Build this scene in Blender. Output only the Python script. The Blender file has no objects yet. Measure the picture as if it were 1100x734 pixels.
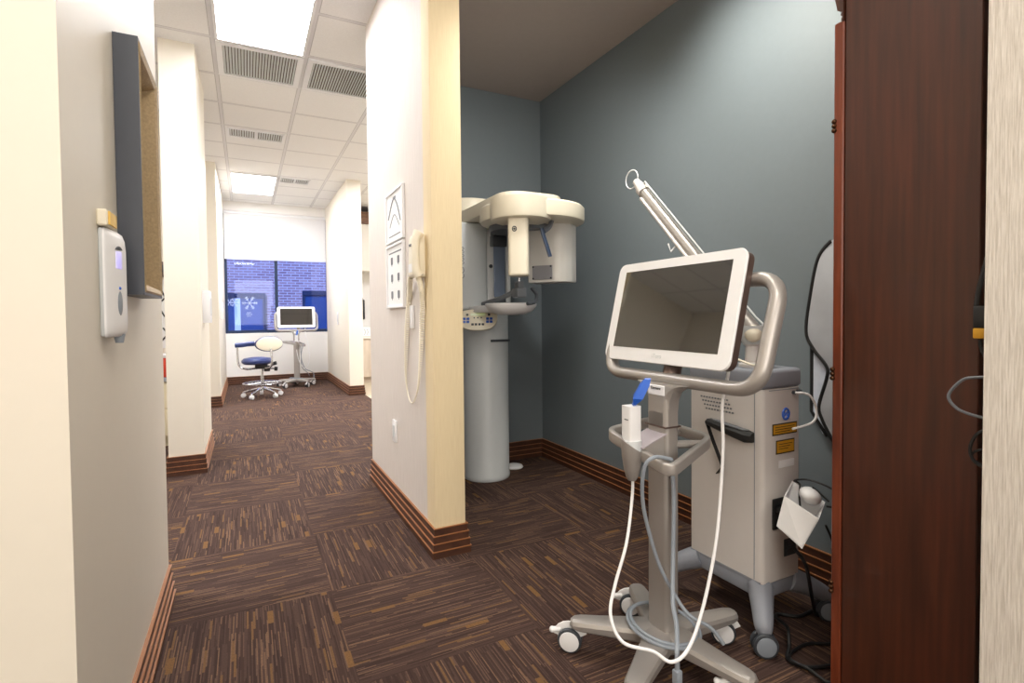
import bpy, bmesh, math, random
from mathutils import Vector, Matrix
random.seed(7)
PI = math.pi
scene = bpy.context.scene
col = scene.collection

# ------------------------------------------------------------------ materials
def srgb(r, g, b):
    f = lambda c: (c/255/12.92) if c/255 <= 0.04045 else ((c/255+0.055)/1.055)**2.4
    return (f(r), f(g), f(b), 1)

def new_mat(name):
    m = bpy.data.materials.new(name); m.use_nodes = True
    nt = m.node_tree; b = nt.nodes['Principled BSDF']
    return m, nt, b

def mat(name, rgb, rough=0.5, metal=0.0, var=0.06, scale=30, bump=0.0, stretch=None, coat=0.0, spec=0.5):
    """Principled surface with a little procedural variation of colour and roughness."""
    m, nt, b = new_mat(name); N, L = nt.nodes, nt.links
    tc = N.new('ShaderNodeTexCoord'); mp = N.new('ShaderNodeMapping')
    if stretch: mp.inputs['Scale'].default_value = stretch
    nz = N.new('ShaderNodeTexNoise'); nz.inputs['Scale'].default_value = scale; nz.inputs['Detail'].default_value = 4
    L.new(tc.outputs['Object'], mp.inputs['Vector']); L.new(mp.outputs['Vector'], nz.inputs['Vector'])
    mx = N.new('ShaderNodeMix'); mx.data_type = 'RGBA'
    c = srgb(*rgb)
    mx.inputs['A'].default_value = tuple(v*(1-var) for v in c[:3])+(1,)
    mx.inputs['B'].default_value = tuple(min(1, v*(1+var)) for v in c[:3])+(1,)
    L.new(nz.outputs['Fac'], mx.inputs['Factor']); L.new(mx.outputs['Result'], b.inputs['Base Color'])
    b.inputs['Roughness'].default_value = rough; b.inputs['Metallic'].default_value = metal
    b.inputs['Coat Weight'].default_value = coat; b.inputs['Specular IOR Level'].default_value = spec
    if bump:
        bp = N.new('ShaderNodeBump'); bp.inputs['Strength'].default_value = bump; bp.inputs['Distance'].default_value = 0.004
        L.new(nz.outputs['Fac'], bp.inputs['Height']); L.new(bp.outputs['Normal'], b.inputs['Normal'])
    return m

def emit(name, rgb, strength):
    m, nt, b = new_mat(name)
    b.inputs['Base Color'].default_value = (.8, .8, .8, 1)
    b.inputs['Emission Color'].default_value = srgb(*rgb); b.inputs['Emission Strength'].default_value = strength
    return m

class NG:
    """tiny maths helper for node trees"""
    def __init__(s, nt): s.nt = nt
    def val(s, i, v):
        if isinstance(v, (int, float)): i.default_value = v
        else: s.nt.links.new(v, i)
    def m(s, op, a, b=0.0, c=0.0):
        n = s.nt.nodes.new('ShaderNodeMath'); n.operation = op
        s.val(n.inputs[0], a); s.val(n.inputs[1], b); s.val(n.inputs[2], c)
        return n.outputs[0]
    def mix(s, f, a, b):
        n = s.nt.nodes.new('ShaderNodeMix'); n.data_type = 'RGBA'
        s.val(n.inputs['Factor'], f)
        for k, v in (('A', a), ('B', b)):
            if isinstance(v, tuple): n.inputs[k].default_value = v
            else: s.nt.links.new(v, n.inputs[k])
        return n.outputs['Result']
    def white(s, x, y, z=0.0):
        c = s.nt.nodes.new('ShaderNodeCombineXYZ')
        s.val(c.inputs[0], x); s.val(c.inputs[1], y); s.val(c.inputs[2], z)
        w = s.nt.nodes.new('ShaderNodeTexWhiteNoise'); w.noise_dimensions = '3D'
        s.nt.links.new(c.outputs[0], w.inputs['Vector'])
        return w.outputs['Value'], w.outputs['Color']

def carpet_material():
    m, nt, b = new_mat('carpet_tiles'); g = NG(nt); N, L = nt.nodes, nt.links
    tc = N.new('ShaderNodeTexCoord'); sp = N.new('ShaderNodeSeparateXYZ'); L.new(tc.outputs['Object'], sp.inputs[0])
    T = 0.61
    u = g.m('DIVIDE', g.m('SUBTRACT', sp.outputs[0], 0.285), T); v = g.m('DIVIDE', g.m('SUBTRACT', sp.outputs[1], 2.19), T)
    iu, iv = g.m('FLOOR', u), g.m('FLOOR', v)
    par = g.m('MODULO', g.m('ABSOLUTE', g.m('ADD', iu, iv)), 2.0)      # 1: stripes along x
    fx, fy = g.m('SUBTRACT', u, iu), g.m('SUBTRACT', v, iv)
    inv = g.m('SUBTRACT', 1.0, par)
    across = g.m('ADD', g.m('MULTIPLY', fy, par), g.m('MULTIPLY', fx, inv))
    along = g.m('ADD', g.m('MULTIPLY', fx, par), g.m('MULTIPLY', fy, inv))
    tile_id = g.m('ADD', g.m('MULTIPLY', iu, 17.3), g.m('MULTIPLY', iv, 5.7))
    def dashes(lanes, length, seed):
        lane = g.m('FLOOR', g.m('MULTIPLY', across, lanes))
        off, _ = g.white(lane, tile_id, seed)
        cell = g.m('FLOOR', g.m('ADD', g.m('MULTIPLY', along, length), g.m('MULTIPLY', off, 9.0)))
        return g.white(g.m('ADD', lane, g.m('MULTIPLY', tile_id, 3.1)), cell, seed+4.0)
    r1, _ = dashes(168, 4.0, 1.0)
    r2, _ = dashes(84, 5.0, 11.0)
    r3, _ = dashes(31, 7.0, 23.0)
    nz = N.new('ShaderNodeTexNoise'); nz.inputs['Scale'].default_value = 420; nz.inputs['Detail'].default_value = 2
    L.new(tc.outputs['Object'], nz.inputs['Vector'])
    tone, _ = g.white(iu, iv, 77.0)
    base = g.mix(tone, srgb(68, 51, 46), srgb(80, 61, 55))
    c = g.mix(g.m('GREATER_THAN', r1, 0.55), base, srgb(84, 65, 58))
    c = g.mix(g.m('GREATER_THAN', r1, 0.82), c, srgb(104, 81, 70))
    c = g.mix(g.m('GREATER_THAN', r1, 0.93), c, srgb(128, 100, 80))
    c = g.mix(g.m('LESS_THAN', r1, 0.22), c, srgb(60, 45, 41))
    c = g.mix(g.m('GREATER_THAN', r2, 0.965), c, srgb(124, 93, 62))
    c = g.mix(g.m('GREATER_THAN', r3, 0.984), c, srgb(132, 98, 60))
    n3 = N.new('ShaderNodeTexNoise'); n3.inputs['Scale'].default_value = 160; n3.inputs['Detail'].default_value = 6; n3.inputs['Roughness'].default_value = .75
    L.new(tc.outputs['Object'], n3.inputs['Vector'])
    k = g.m('MULTIPLY', g.m('SUBTRACT', n3.outputs['Fac'], 0.30), 1.5)
    c = g.mix(k, c, srgb(62, 47, 42))
    L.new(c, b.inputs['Base Color'])
    b.inputs['Roughness'].default_value = 0.95; b.inputs['Specular IOR Level'].default_value = 0.15
    bp = N.new('ShaderNodeBump'); bp.inputs['Strength'].default_value = 0.5; bp.inputs['Distance'].default_value = 0.003
    L.new(g.m('ADD', nz.outputs['Fac'], g.m('MULTIPLY', r1, 0.6)), bp.inputs['Height']); L.new(bp.outputs['Normal'], b.inputs['Normal'])
    return m

def ceiling_tile_material():
    m, nt, b = new_mat('ceiling_tiles'); g = NG(nt); N, L = nt.nodes, nt.links
    tc = N.new('ShaderNodeTexCoord'); sp = N.new('ShaderNodeSeparateXYZ'); L.new(tc.outputs['Object'], sp.inputs[0])
    P = 0.605
    def dist(c, o):
        u = g.m('DIVIDE', g.m('SUBTRACT', c, o), P)
        f = g.m('FRACT', u)
        return g.m('MULTIPLY', g.m('MINIMUM', f, g.m('SUBTRACT', 1.0, f)), P)
    dx, dy = dist(sp.outputs[0], -0.165), dist(sp.outputs[1], 4.165)
    d = g.m('MINIMUM', dx, dy)
    bar = g.m('LESS_THAN', d, 0.012)
    gap = g.m('MULTIPLY', g.m('GREATER_THAN', d, 0.012), g.m('LESS_THAN', d, 0.017))
    nz = N.new('ShaderNodeTexNoise'); nz.inputs['Scale'].default_value = 90; nz.inputs['Detail'].default_value = 5
    L.new(tc.outputs['Object'], nz.inputs['Vector'])
    t = g.mix(nz.outputs['Fac'], srgb(232, 231, 231), srgb(246, 246, 247))
    c = g.mix(gap, t, srgb(188, 186, 187))
    c = g.mix(bar, c, srgb(222, 221, 224))
    L.new(c, b.inputs['Base Color']); b.inputs['Roughness'].default_value = 0.85
    bp = N.new('ShaderNodeBump'); bp.inputs['Strength'].default_value = 0.25; bp.inputs['Distance'].default_value = 0.01
    L.new(g.m('ADD', g.m('MULTIPLY', nz.outputs['Fac'], 0.3), bar), bp.inputs['Height']); L.new(bp.outputs['Normal'], b.inputs['Normal'])
    return m

def grain_material(name, c0, c1, sx, sz, rough=0.8, bump=0.3, lo=0.35, hi=0.65):
    """wallpaper or timber with long vertical streaks"""
    m, nt, b = new_mat(name); N, L = nt.nodes, nt.links
    tc = N.new('ShaderNodeTexCoord'); mp = N.new('ShaderNodeMapping'); mp.inputs['Scale'].default_value = (sx, sx, sz)
    nz = N.new('ShaderNodeTexNoise'); nz.inputs['Scale'].default_value = 1; nz.inputs['Detail'].default_value = 5; nz.inputs['Roughness'].default_value = 0.6
    rp = N.new('ShaderNodeValToRGB')
    rp.color_ramp.elements[0].position = lo; rp.color_ramp.elements[1].position = hi
    rp.color_ramp.elements[0].color = srgb(*c0); rp.color_ramp.elements[1].color = srgb(*c1)
    L.new(tc.outputs['Object'], mp.inputs['Vector']); L.new(mp.outputs['Vector'], nz.inputs['Vector']); L.new(nz.outputs['Fac'], rp.inputs['Fac'])
    L.new(rp.outputs['Color'], b.inputs['Base Color']); b.inputs['Roughness'].default_value = rough
    if bump:
        bp = N.new('ShaderNodeBump'); bp.inputs['Strength'].default_value = bump; bp.inputs['Distance'].default_value = 0.003
        L.new(nz.outputs['Fac'], bp.inputs['Height']); L.new(bp.outputs['Normal'], b.inputs['Normal'])
    return m

def brick_material():
    m, nt, b = new_mat('brickwork'); N, L = nt.nodes, nt.links
    tc = N.new('ShaderNodeTexCoord'); sp = N.new('ShaderNodeSeparateXYZ'); cb = N.new('ShaderNodeCombineXYZ')
    L.new(tc.outputs['Object'], sp.inputs[0]); L.new(sp.outputs[0], cb.inputs[0]); L.new(sp.outputs[2], cb.inputs[1])
    bk = N.new('ShaderNodeTexBrick'); bk.inputs['Scale'].default_value = 1
    bk.inputs['Brick Width'].default_value = 0.18; bk.inputs['Row Height'].default_value = 0.060; bk.inputs['Mortar Size'].default_value = 0.008
    bk.inputs['Color1'].default_value = srgb(172, 140, 134); bk.inputs['Color2'].default_value = srgb(138, 104, 106); bk.inputs['Mortar'].default_value = srgb(190, 180, 180)
    L.new(cb.outputs[0], bk.inputs['Vector']); L.new(bk.outputs['Color'], b.inputs['Base Color']); b.inputs['Roughness'].default_value = 0.9
    return m

def tinted_glass(name, tint, gloss=0.08):
    m, nt, b = new_mat(name); N, L = nt.nodes, nt.links
    nt.nodes.remove(b)
    out = [n for n in N if n.type == 'OUTPUT_MATERIAL'][0]
    tr = N.new('ShaderNodeBsdfTransparent'); tr.inputs['Color'].default_value = tint
    gl = N.new('ShaderNodeBsdfGlossy'); gl.inputs['Roughness'].default_value = 0.02
    fr = N.new('ShaderNodeFresnel'); fr.inputs['IOR'].default_value = 1.45
    mx = N.new('ShaderNodeMixShader')
    L.new(fr.outputs[0], mx.inputs[0]); L.new(tr.outputs[0], mx.inputs[1]); L.new(gl.outputs[0], mx.inputs[2]); L.new(mx.outputs[0], out.inputs['Surface'])
    return m

def shade_material():
    m, nt, b = new_mat('roller_shade_cloth'); N, L = nt.nodes, nt.links
    out = [n for n in N if n.type == 'OUTPUT_MATERIAL'][0]
    tl = N.new('ShaderNodeBsdfTranslucent'); tl.inputs['Color'].default_value = srgb(255, 250, 236)
    wv = N.new('ShaderNodeTexNoise'); wv.inputs['Scale'].default_value = 300
    b.inputs['Base Color'].default_value = srgb(245, 245, 247); b.inputs['Roughness'].default_value = 0.9
    bp = N.new('ShaderNodeBump'); bp.inputs['Strength'].default_value = 0.1; L.new(wv.outputs['Fac'], bp.inputs['Height']); L.new(bp.outputs['Normal'], b.inputs['Normal'])
    mx = N.new('ShaderNodeMixShader'); mx.inputs[0].default_value = 0.30
    L.new(b.outputs[0], mx.inputs[1]); L.new(tl.outputs[0], mx.inputs[2]); L.new(mx.outputs[0], out.inputs['Surface'])
    return m

M = {}
M['carpet'] = carpet_material()
M['ceiling'] = ceiling_tile_material()
M['cream_wall'] = mat('cream_wall_paint', (228, 221, 208), 0.5, var=0.015, scale=25, bump=0.08)
M['white_wall'] = mat('white_wall_paint', (240, 238, 236), 0.6, var=0.02, bump=0.05, scale=60)
M['linen'] = grain_material('linen_wallpaper', (208, 199, 192), (222, 214, 208), 420, 7, 0.7, 0.2)
M['bark_paper'] = grain_material('streaked_wallpaper', (184, 175, 164), (220, 213, 204), 330, 14, 0.85, 0.5, 0.3, 0.62)
M['slate'] = mat('slate_wall_paint', (114, 123, 129), 0.55, var=0.03, scale=40, bump=0.06)
M['dark_ceiling'] = mat('taupe_ceiling_paint', (180, 168, 162), 0.8, var=0.04, bump=0.05)
M['vinyl'] = mat('pale_vinyl_floor', (196, 182, 160), 0.4, var=0.08, scale=8)
M['base_brown'] = grain_material('ribbed_baseboard', (64, 38, 28), (84, 52, 38), 14, 14, 0.45, 0.05)
M['base_edge'] = mat('baseboard_ridge', (150, 98, 60), 0.4, var=0.1)
M['mahogany'] = None
M['white_plastic'] = mat('white_plastic', (238, 238, 240), 0.35, var=0.02)
M['ivory_plastic'] = mat('ivory_plastic', (236, 228, 208), 0.38, var=0.02)
M['pale_grey'] = mat('pale_grey_plastic', (208, 212, 214), 0.4, var=0.02)
M['grey_plastic'] = mat('grey_plastic', (142, 150, 160), 0.45, var=0.03)
M['mid_grey'] = mat('mid_grey_plastic', (104, 108, 114), 0.45, var=0.03)
M['dark_grey'] = mat('dark_grey_plastic', (58, 62, 68), 0.45, var=0.05)
M['black'] = mat('black_rubber', (22, 22, 24), 0.5, var=0.1)
M['bronze'] = mat('champagne_metal_paint', (172, 167, 163), 0.38, 0.5, var=0.03, scale=200)
M['bronze_dark'] = mat('bronze_shell', (112, 96, 90), 0.35, 0.6, var=0.03, scale=200)
M['steel'] = mat('brushed_steel', (200, 200, 204), 0.25, 1.0, var=0.05, scale=60)
M['screen'] = mat('glossy_black_screen', (22, 20, 19), 0.04, 0.0, var=0.02, coat=1.0, spec=1.0)
M['unit_white'] = mat('off_white_enamel', (214, 209, 206), 0.35, var=0.02)
M['unit_grey'] = mat('blue_grey_plastic', (140, 144, 154), 0.4, var=0.03)
M['blue'] = mat('blue_plastic', (44, 98, 200), 0.35, var=0.04)
M['navy'] = mat('navy_vinyl', (46, 60, 112), 0.35, var=0.08)
M['yellow'] = mat('yellow_print', (205, 150, 30), 0.5, var=0.05)
M['yellow_tag'] = mat('yellow_tag_plastic', (244, 200, 90), 0.4, var=0.08)
M['red'] = mat('red_plastic', (205, 62, 36), 0.4, var=0.08)
M['paper'] = mat('white_paper', (240, 240, 240), 0.8, var=0.02)
M['ink'] = mat('grey_ink', (120, 122, 128), 0.8, var=0.1)
M['black_ink'] = mat('black_ink', (30, 30, 32), 0.8, var=0.1)
M['frame_dark'] = mat('charcoal_frame_paint', (58, 62, 72), 0.4, var=0.06)
M['gilt'] = mat('antique_gilt', (172, 150, 116), 0.5, 0.35, var=0.35, scale=140, bump=0.3)
M['canvas'] = mat('brown_canvas', (70, 52, 46), 0.7, var=0.4, scale=9)
M['lcd'] = emit('violet_backlit_display', (120, 110, 235), 0.7)
M['lcd_green'] = emit('green_backlit_display', (150, 170, 70), 0.35)
M['panel'] = emit('fluorescent_diffuser', (250, 251, 255), 20)
M['apron'] = mat('grey_apron_vinyl', (176, 178, 184), 0.45, var=0.08, scale=18, bump=0.25)
M['apron_pale'] = mat('pale_apron_lining', (206, 212, 226), 0.35, var=0.15, scale=25, bump=0.6)
M['brass'] = mat('aged_bronze_hinge', (80, 56, 40), 0.35, 0.9)
M['wood_brown'] = grain_material('walnut_veneer', (92, 58, 36), (130, 86, 54), 8, 40, 0.4, 0.05)
M['laminate'] = grain_material('cream_laminate', (226, 214, 182), (238, 228, 200), 14, 2, 0.4, 0.05)
M['white_laminate'] = mat('white_laminate', (226, 220, 212), 0.35, var=0.03)
M['greige_laminate'] = grain_material('greige_laminate', (196, 180, 164), (212, 198, 182), 20, 3, 0.4, 0.05)
M['brick'] = brick_material()
M['glass'] = tinted_glass('blue_tinted_glass', (0.55, 0.66, 1.0, 1))
M['shade'] = shade_material()
M['frost'] = mat('frosted_white_film', (176, 192, 228), 0.8, var=0.05)
M['window_dark'] = mat('navy_aluminium', (28, 44, 72), 0.4, 0.3, var=0.05)
M['dark_pane'] = mat('dark_window_glass', (30, 66, 112), 0.1, var=0.1)
M['outdoor_ground'] = mat('concrete_paving', (150, 150, 150), 0.9, var=0.1)
M['asphalt'] = M['outdoor_ground']
M['tube_white'] = mat('tube_head_enamel', (222, 220, 216), 0.35, var=0.02)
M['vent_dust'] = mat('dusty_duct_backing', (112, 102, 94), 0.9, var=0.1)
M['pad_lilac'] = mat('lilac_grey_pad', (168, 160, 166), 0.5, var=0.03)
M['lever_blue'] = mat('dark_slate_blue_plastic', (42, 58, 84), 0.35, var=0.05)
M['plate_grey'] = mat('satin_plate', (150, 150, 156), 0.35, 0.2, var=0.05)
M['mahogany_edge'] = grain_material('mahogany_door_edge', (92, 40, 22), (126, 60, 34), 30, 3, 0.35, 0.03)
M['warm_linen'] = grain_material('warm_toned_linen', (222, 202, 164), (232, 214, 178), 700, 9, 0.7, 0.2)
M['clear_blue'] = mat('smoked_blue_acrylic', (112, 126, 148), 0.12, var=0.03, coat=0.5)

def mahogany():
    m, nt, b = new_mat('mahogany_veneer'); N, L = nt.nodes, nt.links
    tc = N.new('ShaderNodeTexCoord'); mp = N.new('ShaderNodeMapping'); mp.inputs['Scale'].default_value = (60, 60, 3)
    nz = N.new('ShaderNodeTexNoise'); nz.inputs['Scale'].default_value = 1; nz.inputs['Detail'].default_value = 6
    n2 = N.new('ShaderNodeTexNoise'); n2.inputs['Scale'].default_value = 2.2; n2.inputs['Detail'].default_value = 2
    rp = N.new('ShaderNodeValToRGB'); rp.color_ramp.elements[0].position = 0.3; rp.color_ramp.elements[1].position = 0.75
    rp.color_ramp.elements[0].color = srgb(60, 28, 15); rp.color_ramp.elements[1].color = srgb(88, 42, 24)
    mx = N.new('ShaderNodeMix'); mx.data_type = 'RGBA'; mx.blend_type = 'MULTIPLY'; mx.inputs['Factor'].default_value = 0.35
    L.new(tc.outputs['Object'], mp.inputs['Vector']); L.new(mp.outputs['Vector'], nz.inputs['Vector']); L.new(tc.outputs['Object'], n2.inputs['Vector'])
    L.new(nz.outputs['Fac'], rp.inputs['Fac']); L.new(rp.outputs['Color'], mx.inputs['A']); L.new(n2.outputs['Color'], mx.inputs['B'])
    L.new(mx.outputs['Result'], b.inputs['Base Color']); b.inputs['Roughness'].default_value = 0.42; b.inputs['Coat Weight'].default_value = 0.15
    return m
M['mahogany'] = mahogany()

# ------------------------------------------------------------------ mesh builder
def catmull(pts, sub=8, closed=False):
    P = [Vector(p) for p in pts]; n = len(P); out = []
    rng = range(n if closed else n-1)
    for i in rng:
        if closed: p0, p1, p2, p3 = P[(i-1) % n], P[i], P[(i+1) % n], P[(i+2) % n]
        else: p0, p1, p2, p3 = P[max(i-1, 0)], P[i], P[i+1], P[min(i+2, n-1)]
        for k in range(sub):
            t = k/sub
            out.append(0.5*((2*p1)+(-p0+p2)*t+(2*p0-5*p1+4*p2-p3)*t*t+(-p0+3*p1-3*p2+p3)*t**3))
    if not closed: out.append(P[-1])
    return out

def fillet(pts, r, seg=6, closed=False):
    """polyline with its corners rounded to radius r"""
    P = [Vector(p) for p in pts]; n = len(P); out = []
    for i in range(n):
        if not closed and i in (0, n-1): out.append(P[i]); continue
        a, b, c = P[(i-1) % n], P[i], P[(i+1) % n]
        u, v = (a-b), (c-b); d = min(r, u.length*.48, v.length*.48)
        s, e = b+u.normalized()*d, b+v.normalized()*d
        for k in range(seg+1):
            t = k/seg; out.append((1-t)**2*s+2*t*(1-t)*b+t*t*e)
    return out

class MB:
    def __init__(s): s.bm = bmesh.new()
    def _merge(s, bm, m):
        for f in bm.faces: f.material_index = m
        me = bpy.data.meshes.new('tmp'); bm.to_mesh(me); bm.free(); s.bm.from_mesh(me); bpy.data.meshes.remove(me)
        return s
    def box(s, a, b, bev=0.0, seg=2, m=0, mx=None, edges=None):
        """axis box between corners a and b; mx maps it afterwards"""
        bm = bmesh.new(); bmesh.ops.create_cube(bm, size=1)
        a, b = Vector(a), Vector(b); c = (a+b)/2; d = b-a
        for v in bm.verts: v.co = Vector((c.x+v.co.x*d.x, c.y+v.co.y*d.y, c.z+v.co.z*d.z))
        if bev:
            ed = [e for e in bm.edges if edges is None or abs((e.verts[0].co-e.verts[1].co).normalized()['xyz'.index(edges)]) > .9]
            bmesh.ops.bevel(bm, geom=ed, offset=bev, segments=seg, profile=0.5, affect='EDGES')
        if mx is not None: bm.transform(mx)
        bmesh.ops.recalc_face_normals(bm, faces=bm.faces)
        return s._merge(bm, m)
    def rings(s, rings, m=0, cap0=True, cap1=True, closed=False):
        bm = bmesh.new(); V = [[bm.verts.new(p) for p in r] for r in rings]; n = len(V[0])
        for i in range(len(V) if closed else len(V)-1):
            A, B = V[i], V[(i+1) % len(V)]
            for k in range(n): bm.faces.new((A[k], A[(k+1) % n], B[(k+1) % n], B[k]))
        if not closed:
            if cap0: bm.faces.new(V[0][::-1])
            if cap1: bm.faces.new(V[-1])
        bmesh.ops.recalc_face_normals(bm, faces=bm.faces)
        return s._merge(bm, m)
    def cyl(s, p0, p1, r0, r1=None, n=24, m=0, bev=0.0):
        r1 = r0 if r1 is None else r1; p0, p1 = Vector(p0), Vector(p1); d = (p1-p0); L = d.length
        q = d.to_track_quat('Z', 'Y').to_matrix().to_4x4(); q.translation = p0
        prof = [(r0, 0), (r1, L)]
        if bev: prof = [(r0-bev, 0), (r0-bev*.3, bev*.3), (r0, bev), (r1, L-bev), (r1-bev*.3, L-bev*.3), (r1-bev, L)]
        return s.lathe(prof, q, n, m)
    def lathe(s, prof, mx=None, n=32, m=0, cap=True):
        mx = mx if mx is not None else Matrix()
        return s.rings([[mx @ Vector((r*math.cos(2*PI*k/n), r*math.sin(2*PI*k/n), z)) for k in range(n)] for r, z in prof], m, cap, cap)
    def tube(s, pts, r, n=12, m=0, closed=False, ry=None, up=None):
        """sweep a circle (or an ellipse r x ry with ry along up) along points"""
        P = [Vector(p) for p in pts]; N = len(P); R = []
        ref = Vector(up) if up else None; prev = None
        for i in range(N):
            if closed: t = P[(i+1) % N]-P[(i-1) % N]
            else: t = P[min(i+1, N-1)]-P[max(i-1, 0)]
            t.normalize()
            if ref is not None: a = t.cross(ref)
            elif prev is None: a = t.cross(Vector((0.31, 0.17, 0.93)))
            else: a = prev-t*prev.dot(t)
            if a.length < 1e-6: a = t.orthogonal()
            a.normalize(); prev = a; b = a.cross(t).normalized()
            rr = r(i/(N-1)) if callable(r) else r
            r2 = ry if ry else rr
            R.append([P[i]+a*rr*math.cos(2*PI*k/n)+b*r2*math.sin(2*PI*k/n) for k in range(n)])
        return s.rings(R, m, closed=closed)
    def strap(s, pts, w, h, m=0, closed=False, up=(0, 0, 1), bev=0.3):
        """sweep a rounded rectangle w across, h along up"""
        P = [Vector(p) for p in pts]; N = len(P); R = []; U = Vector(up)
        e = bev*min(w, h); prof = []
        for cx, cy, a0 in ((w/2-e, h/2-e, 0), (-w/2+e, h/2-e, 90), (-w/2+e, -h/2+e, 180), (w/2-e, -h/2+e, 270)):
            for k in range(4):
                a = math.radians(a0+30*k); prof.append((cx+e*math.cos(a), cy+e*math.sin(a)))
        for i in range(N):
            if closed: t = P[(i+1) % N]-P[(i-1) % N]
            else: t = P[min(i+1, N-1)]-P[max(i-1, 0)]
            t.normalize(); a = t.cross(U).normalized(); b = a.cross(t).normalized()
            R.append([P[i]+a*x+b*y for x, y in prof])
        return s.rings(R, m, closed=closed)
    def prism(s, poly, vec, m=0, bev=0.0, seg=2):
        """closed polygon extruded by vec"""
        bm = bmesh.new(); vec = Vector(vec)
        vs = [bm.verts.new(p) for p in poly]; f = bm.faces.new(vs)
        r = bmesh.ops.extrude_face_region(bm, geom=[f])
        for v in [x for x in r['geom'] if isinstance(x, bmesh.types.BMVert)]: v.co += vec
        bmesh.ops.recalc_face_normals(bm, faces=bm.faces)
        if bev:
            bmesh.ops.bevel(bm, geom=list(bm.edges), offset=bev, segments=seg, profile=0.5, affect='EDGES', clamp_overlap=True)
        return s._merge(bm, m)
    def ball(s, c, r, m=0, sc=(1, 1, 1), mx=None, n=20):
        bm = bmesh.new(); bmesh.ops.create_uvsphere(bm, u_segments=n, v_segments=n//2, radius=1)
        for v in bm.verts: v.co = Vector((v.co.x*r*sc[0], v.co.y*r*sc[1], v.co.z*r*sc[2]))
        if mx is not None: bm.transform(mx)
        bm.transform(Matrix.Translation(c))
        return s._merge(bm, m)
    def quad(s, pts, m=0):
        bm = bmesh.new(); bm.faces.new([bm.verts.new(p) for p in pts]); return s._merge(bm, m)

ROOT = {}
def build(mb, name, mats, parent=None, origin=None, ang=35, mx=None):
    me = bpy.data.meshes.new(name)
    bm = mb.bm
    if mx is not None: bm.transform(mx)
    o0 = Vector(ROOT.get(parent.name, (0, 0, 0))) if parent is not None else Vector(origin or (0, 0, 0))
    if o0.length: bm.transform(Matrix.Translation(-o0))
    for f in bm.faces: f.smooth = True
    bm.to_mesh(me); bm.free()
    for mm in (mats if isinstance(mats, (list, tuple)) else [mats]): me.materials.append(mm if not isinstance(mm, str) else M[mm])
    me.set_sharp_from_angle(angle=math.radians(ang))
    o = bpy.data.objects.new(name, me); col.objects.link(o)
    if parent is not None: o.parent = parent; ROOT[o.name] = tuple(o0)
    else: o.location = o0; ROOT[o.name] = tuple(o0)
    return o

def tag(o, label, cat, group=None):
    o['label'] = label; o['category'] = cat
    if group: o['group'] = group
    return o

def thing(name, loc, label, cat, group=None):
    o = bpy.data.objects.new(name, None); col.objects.link(o); o.location = loc; o.empty_display_size = 0.1
    ROOT[o.name] = tuple(loc)
    return tag(o, label, cat, group)

def struct(mb, name, mats, ang=35, parent=None):
    o = build(mb, name, mats, parent, ang=ang); o['kind'] = 'structure'; return o

def copy_tree(o, parent=None):
    c = o.copy(); col.objects.link(c)
    if parent is not None: c.parent = parent
    for ch in list(o.children): copy_tree(ch, c)
    return c

def lettering(name, txt, size, mx, material, parent, extrude=0.0004):
    cu = bpy.data.curves.new(name, 'FONT'); cu.body = txt; cu.size = size; cu.extrude = extrude; cu.align_x = 'CENTER'; cu.align_y = 'CENTER'
    tmp = bpy.data.objects.new('tmp_text', cu); col.objects.link(tmp)
    dg = bpy.context.evaluated_depsgraph_get(); me = bpy.data.meshes.new_from_object(tmp.evaluated_get(dg))
    bpy.data.objects.remove(tmp); bpy.data.curves.remove(cu)
    me.transform(mx); me.transform(Matrix.Translation(-Vector(ROOT[parent.name])))
    me.materials.append(M[material]); me.name = name
    o = bpy.data.objects.new(name, me); col.objects.link(o); o.parent = parent; ROOT[o.name] = ROOT[parent.name]
    return o

def frame_mx(origin, x_axis, y_axis):
    """matrix with the given origin, x to the right and y up on the face, z out of the face"""
    x = Vector(x_axis).normalized(); y = Vector(y_axis); y = (y-x*y.dot(x)).normalized(); z = x.cross(y)
    m = Matrix((x, y, z)).transposed().to_4x4(); m.translation = Vector(origin); return m

# ------------------------------------------------------------------ room shell
H = 3.03
FAR = 9.80
struct(MB().box((-2.7, -2.6, -0.1), (3.3, FAR+0.2, 0.0)), 'floor', 'carpet')
struct(MB().box((1.49, 3.70, 0.0), (3.2, FAR, 0.003)), 'floor_vinyl', 'vinyl')
struct(MB().box((-2.7, -2.6, H), (3.3, FAR+0.2, H+0.1)), 'ceiling', 'ceiling')
struct(MB().box((0.753, 0.50, 2.757), (2.2, 3.60, H-0.002)), 'ceiling_alcove', 'dark_ceiling')

struct(MB().box((-1.62, 1.21, 0), (-0.29, 2.43, H)), 'wall_left', 'cream_wall')
struct(MB().box((-0.50, 4.33, 0), (-0.284, 5.24, H)), 'wall_column', 'cream_wall')
struct(MB().box((-0.60, 7.45, 0), (-0.298, FAR, H)), 'wall_window_return', 'cream_wall')
struct(MB().box((1.29, 7.60, 0), (1.482, FAR, H)), 'wall_pier', 'cream_wall')
struct(MB().box((0.752, 2.27, 0), (0.897, 3.60, H)), 'wall_partition', 'linen')
struct(MB().box((0.7505, 2.2685, 0.02), (0.8985, 2.385, 2.757), edges='z', bev=.004), 'partition_end_1', 'warm_linen')  # partition end in a yellower linen tone than its sides
struct(MB().box((0.897, 3.556, 0), (2.067, 3.62, 2.757)), 'wall_alcove_back', 'slate')
struct(MB().box((2.067, 0.50, 0), (2.2, 3.62, H)), 'wall_alcove_right', 'slate')
struct(MB().box((1.30, -0.60, 0), (3.3, 0.50, H)), 'wall_right', 'bark_paper')
struct(MB().box((2.2, 3.55, 0), (3.3, 3.62, H)), 'wall_alcove_outer', 'cream_wall')
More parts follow.
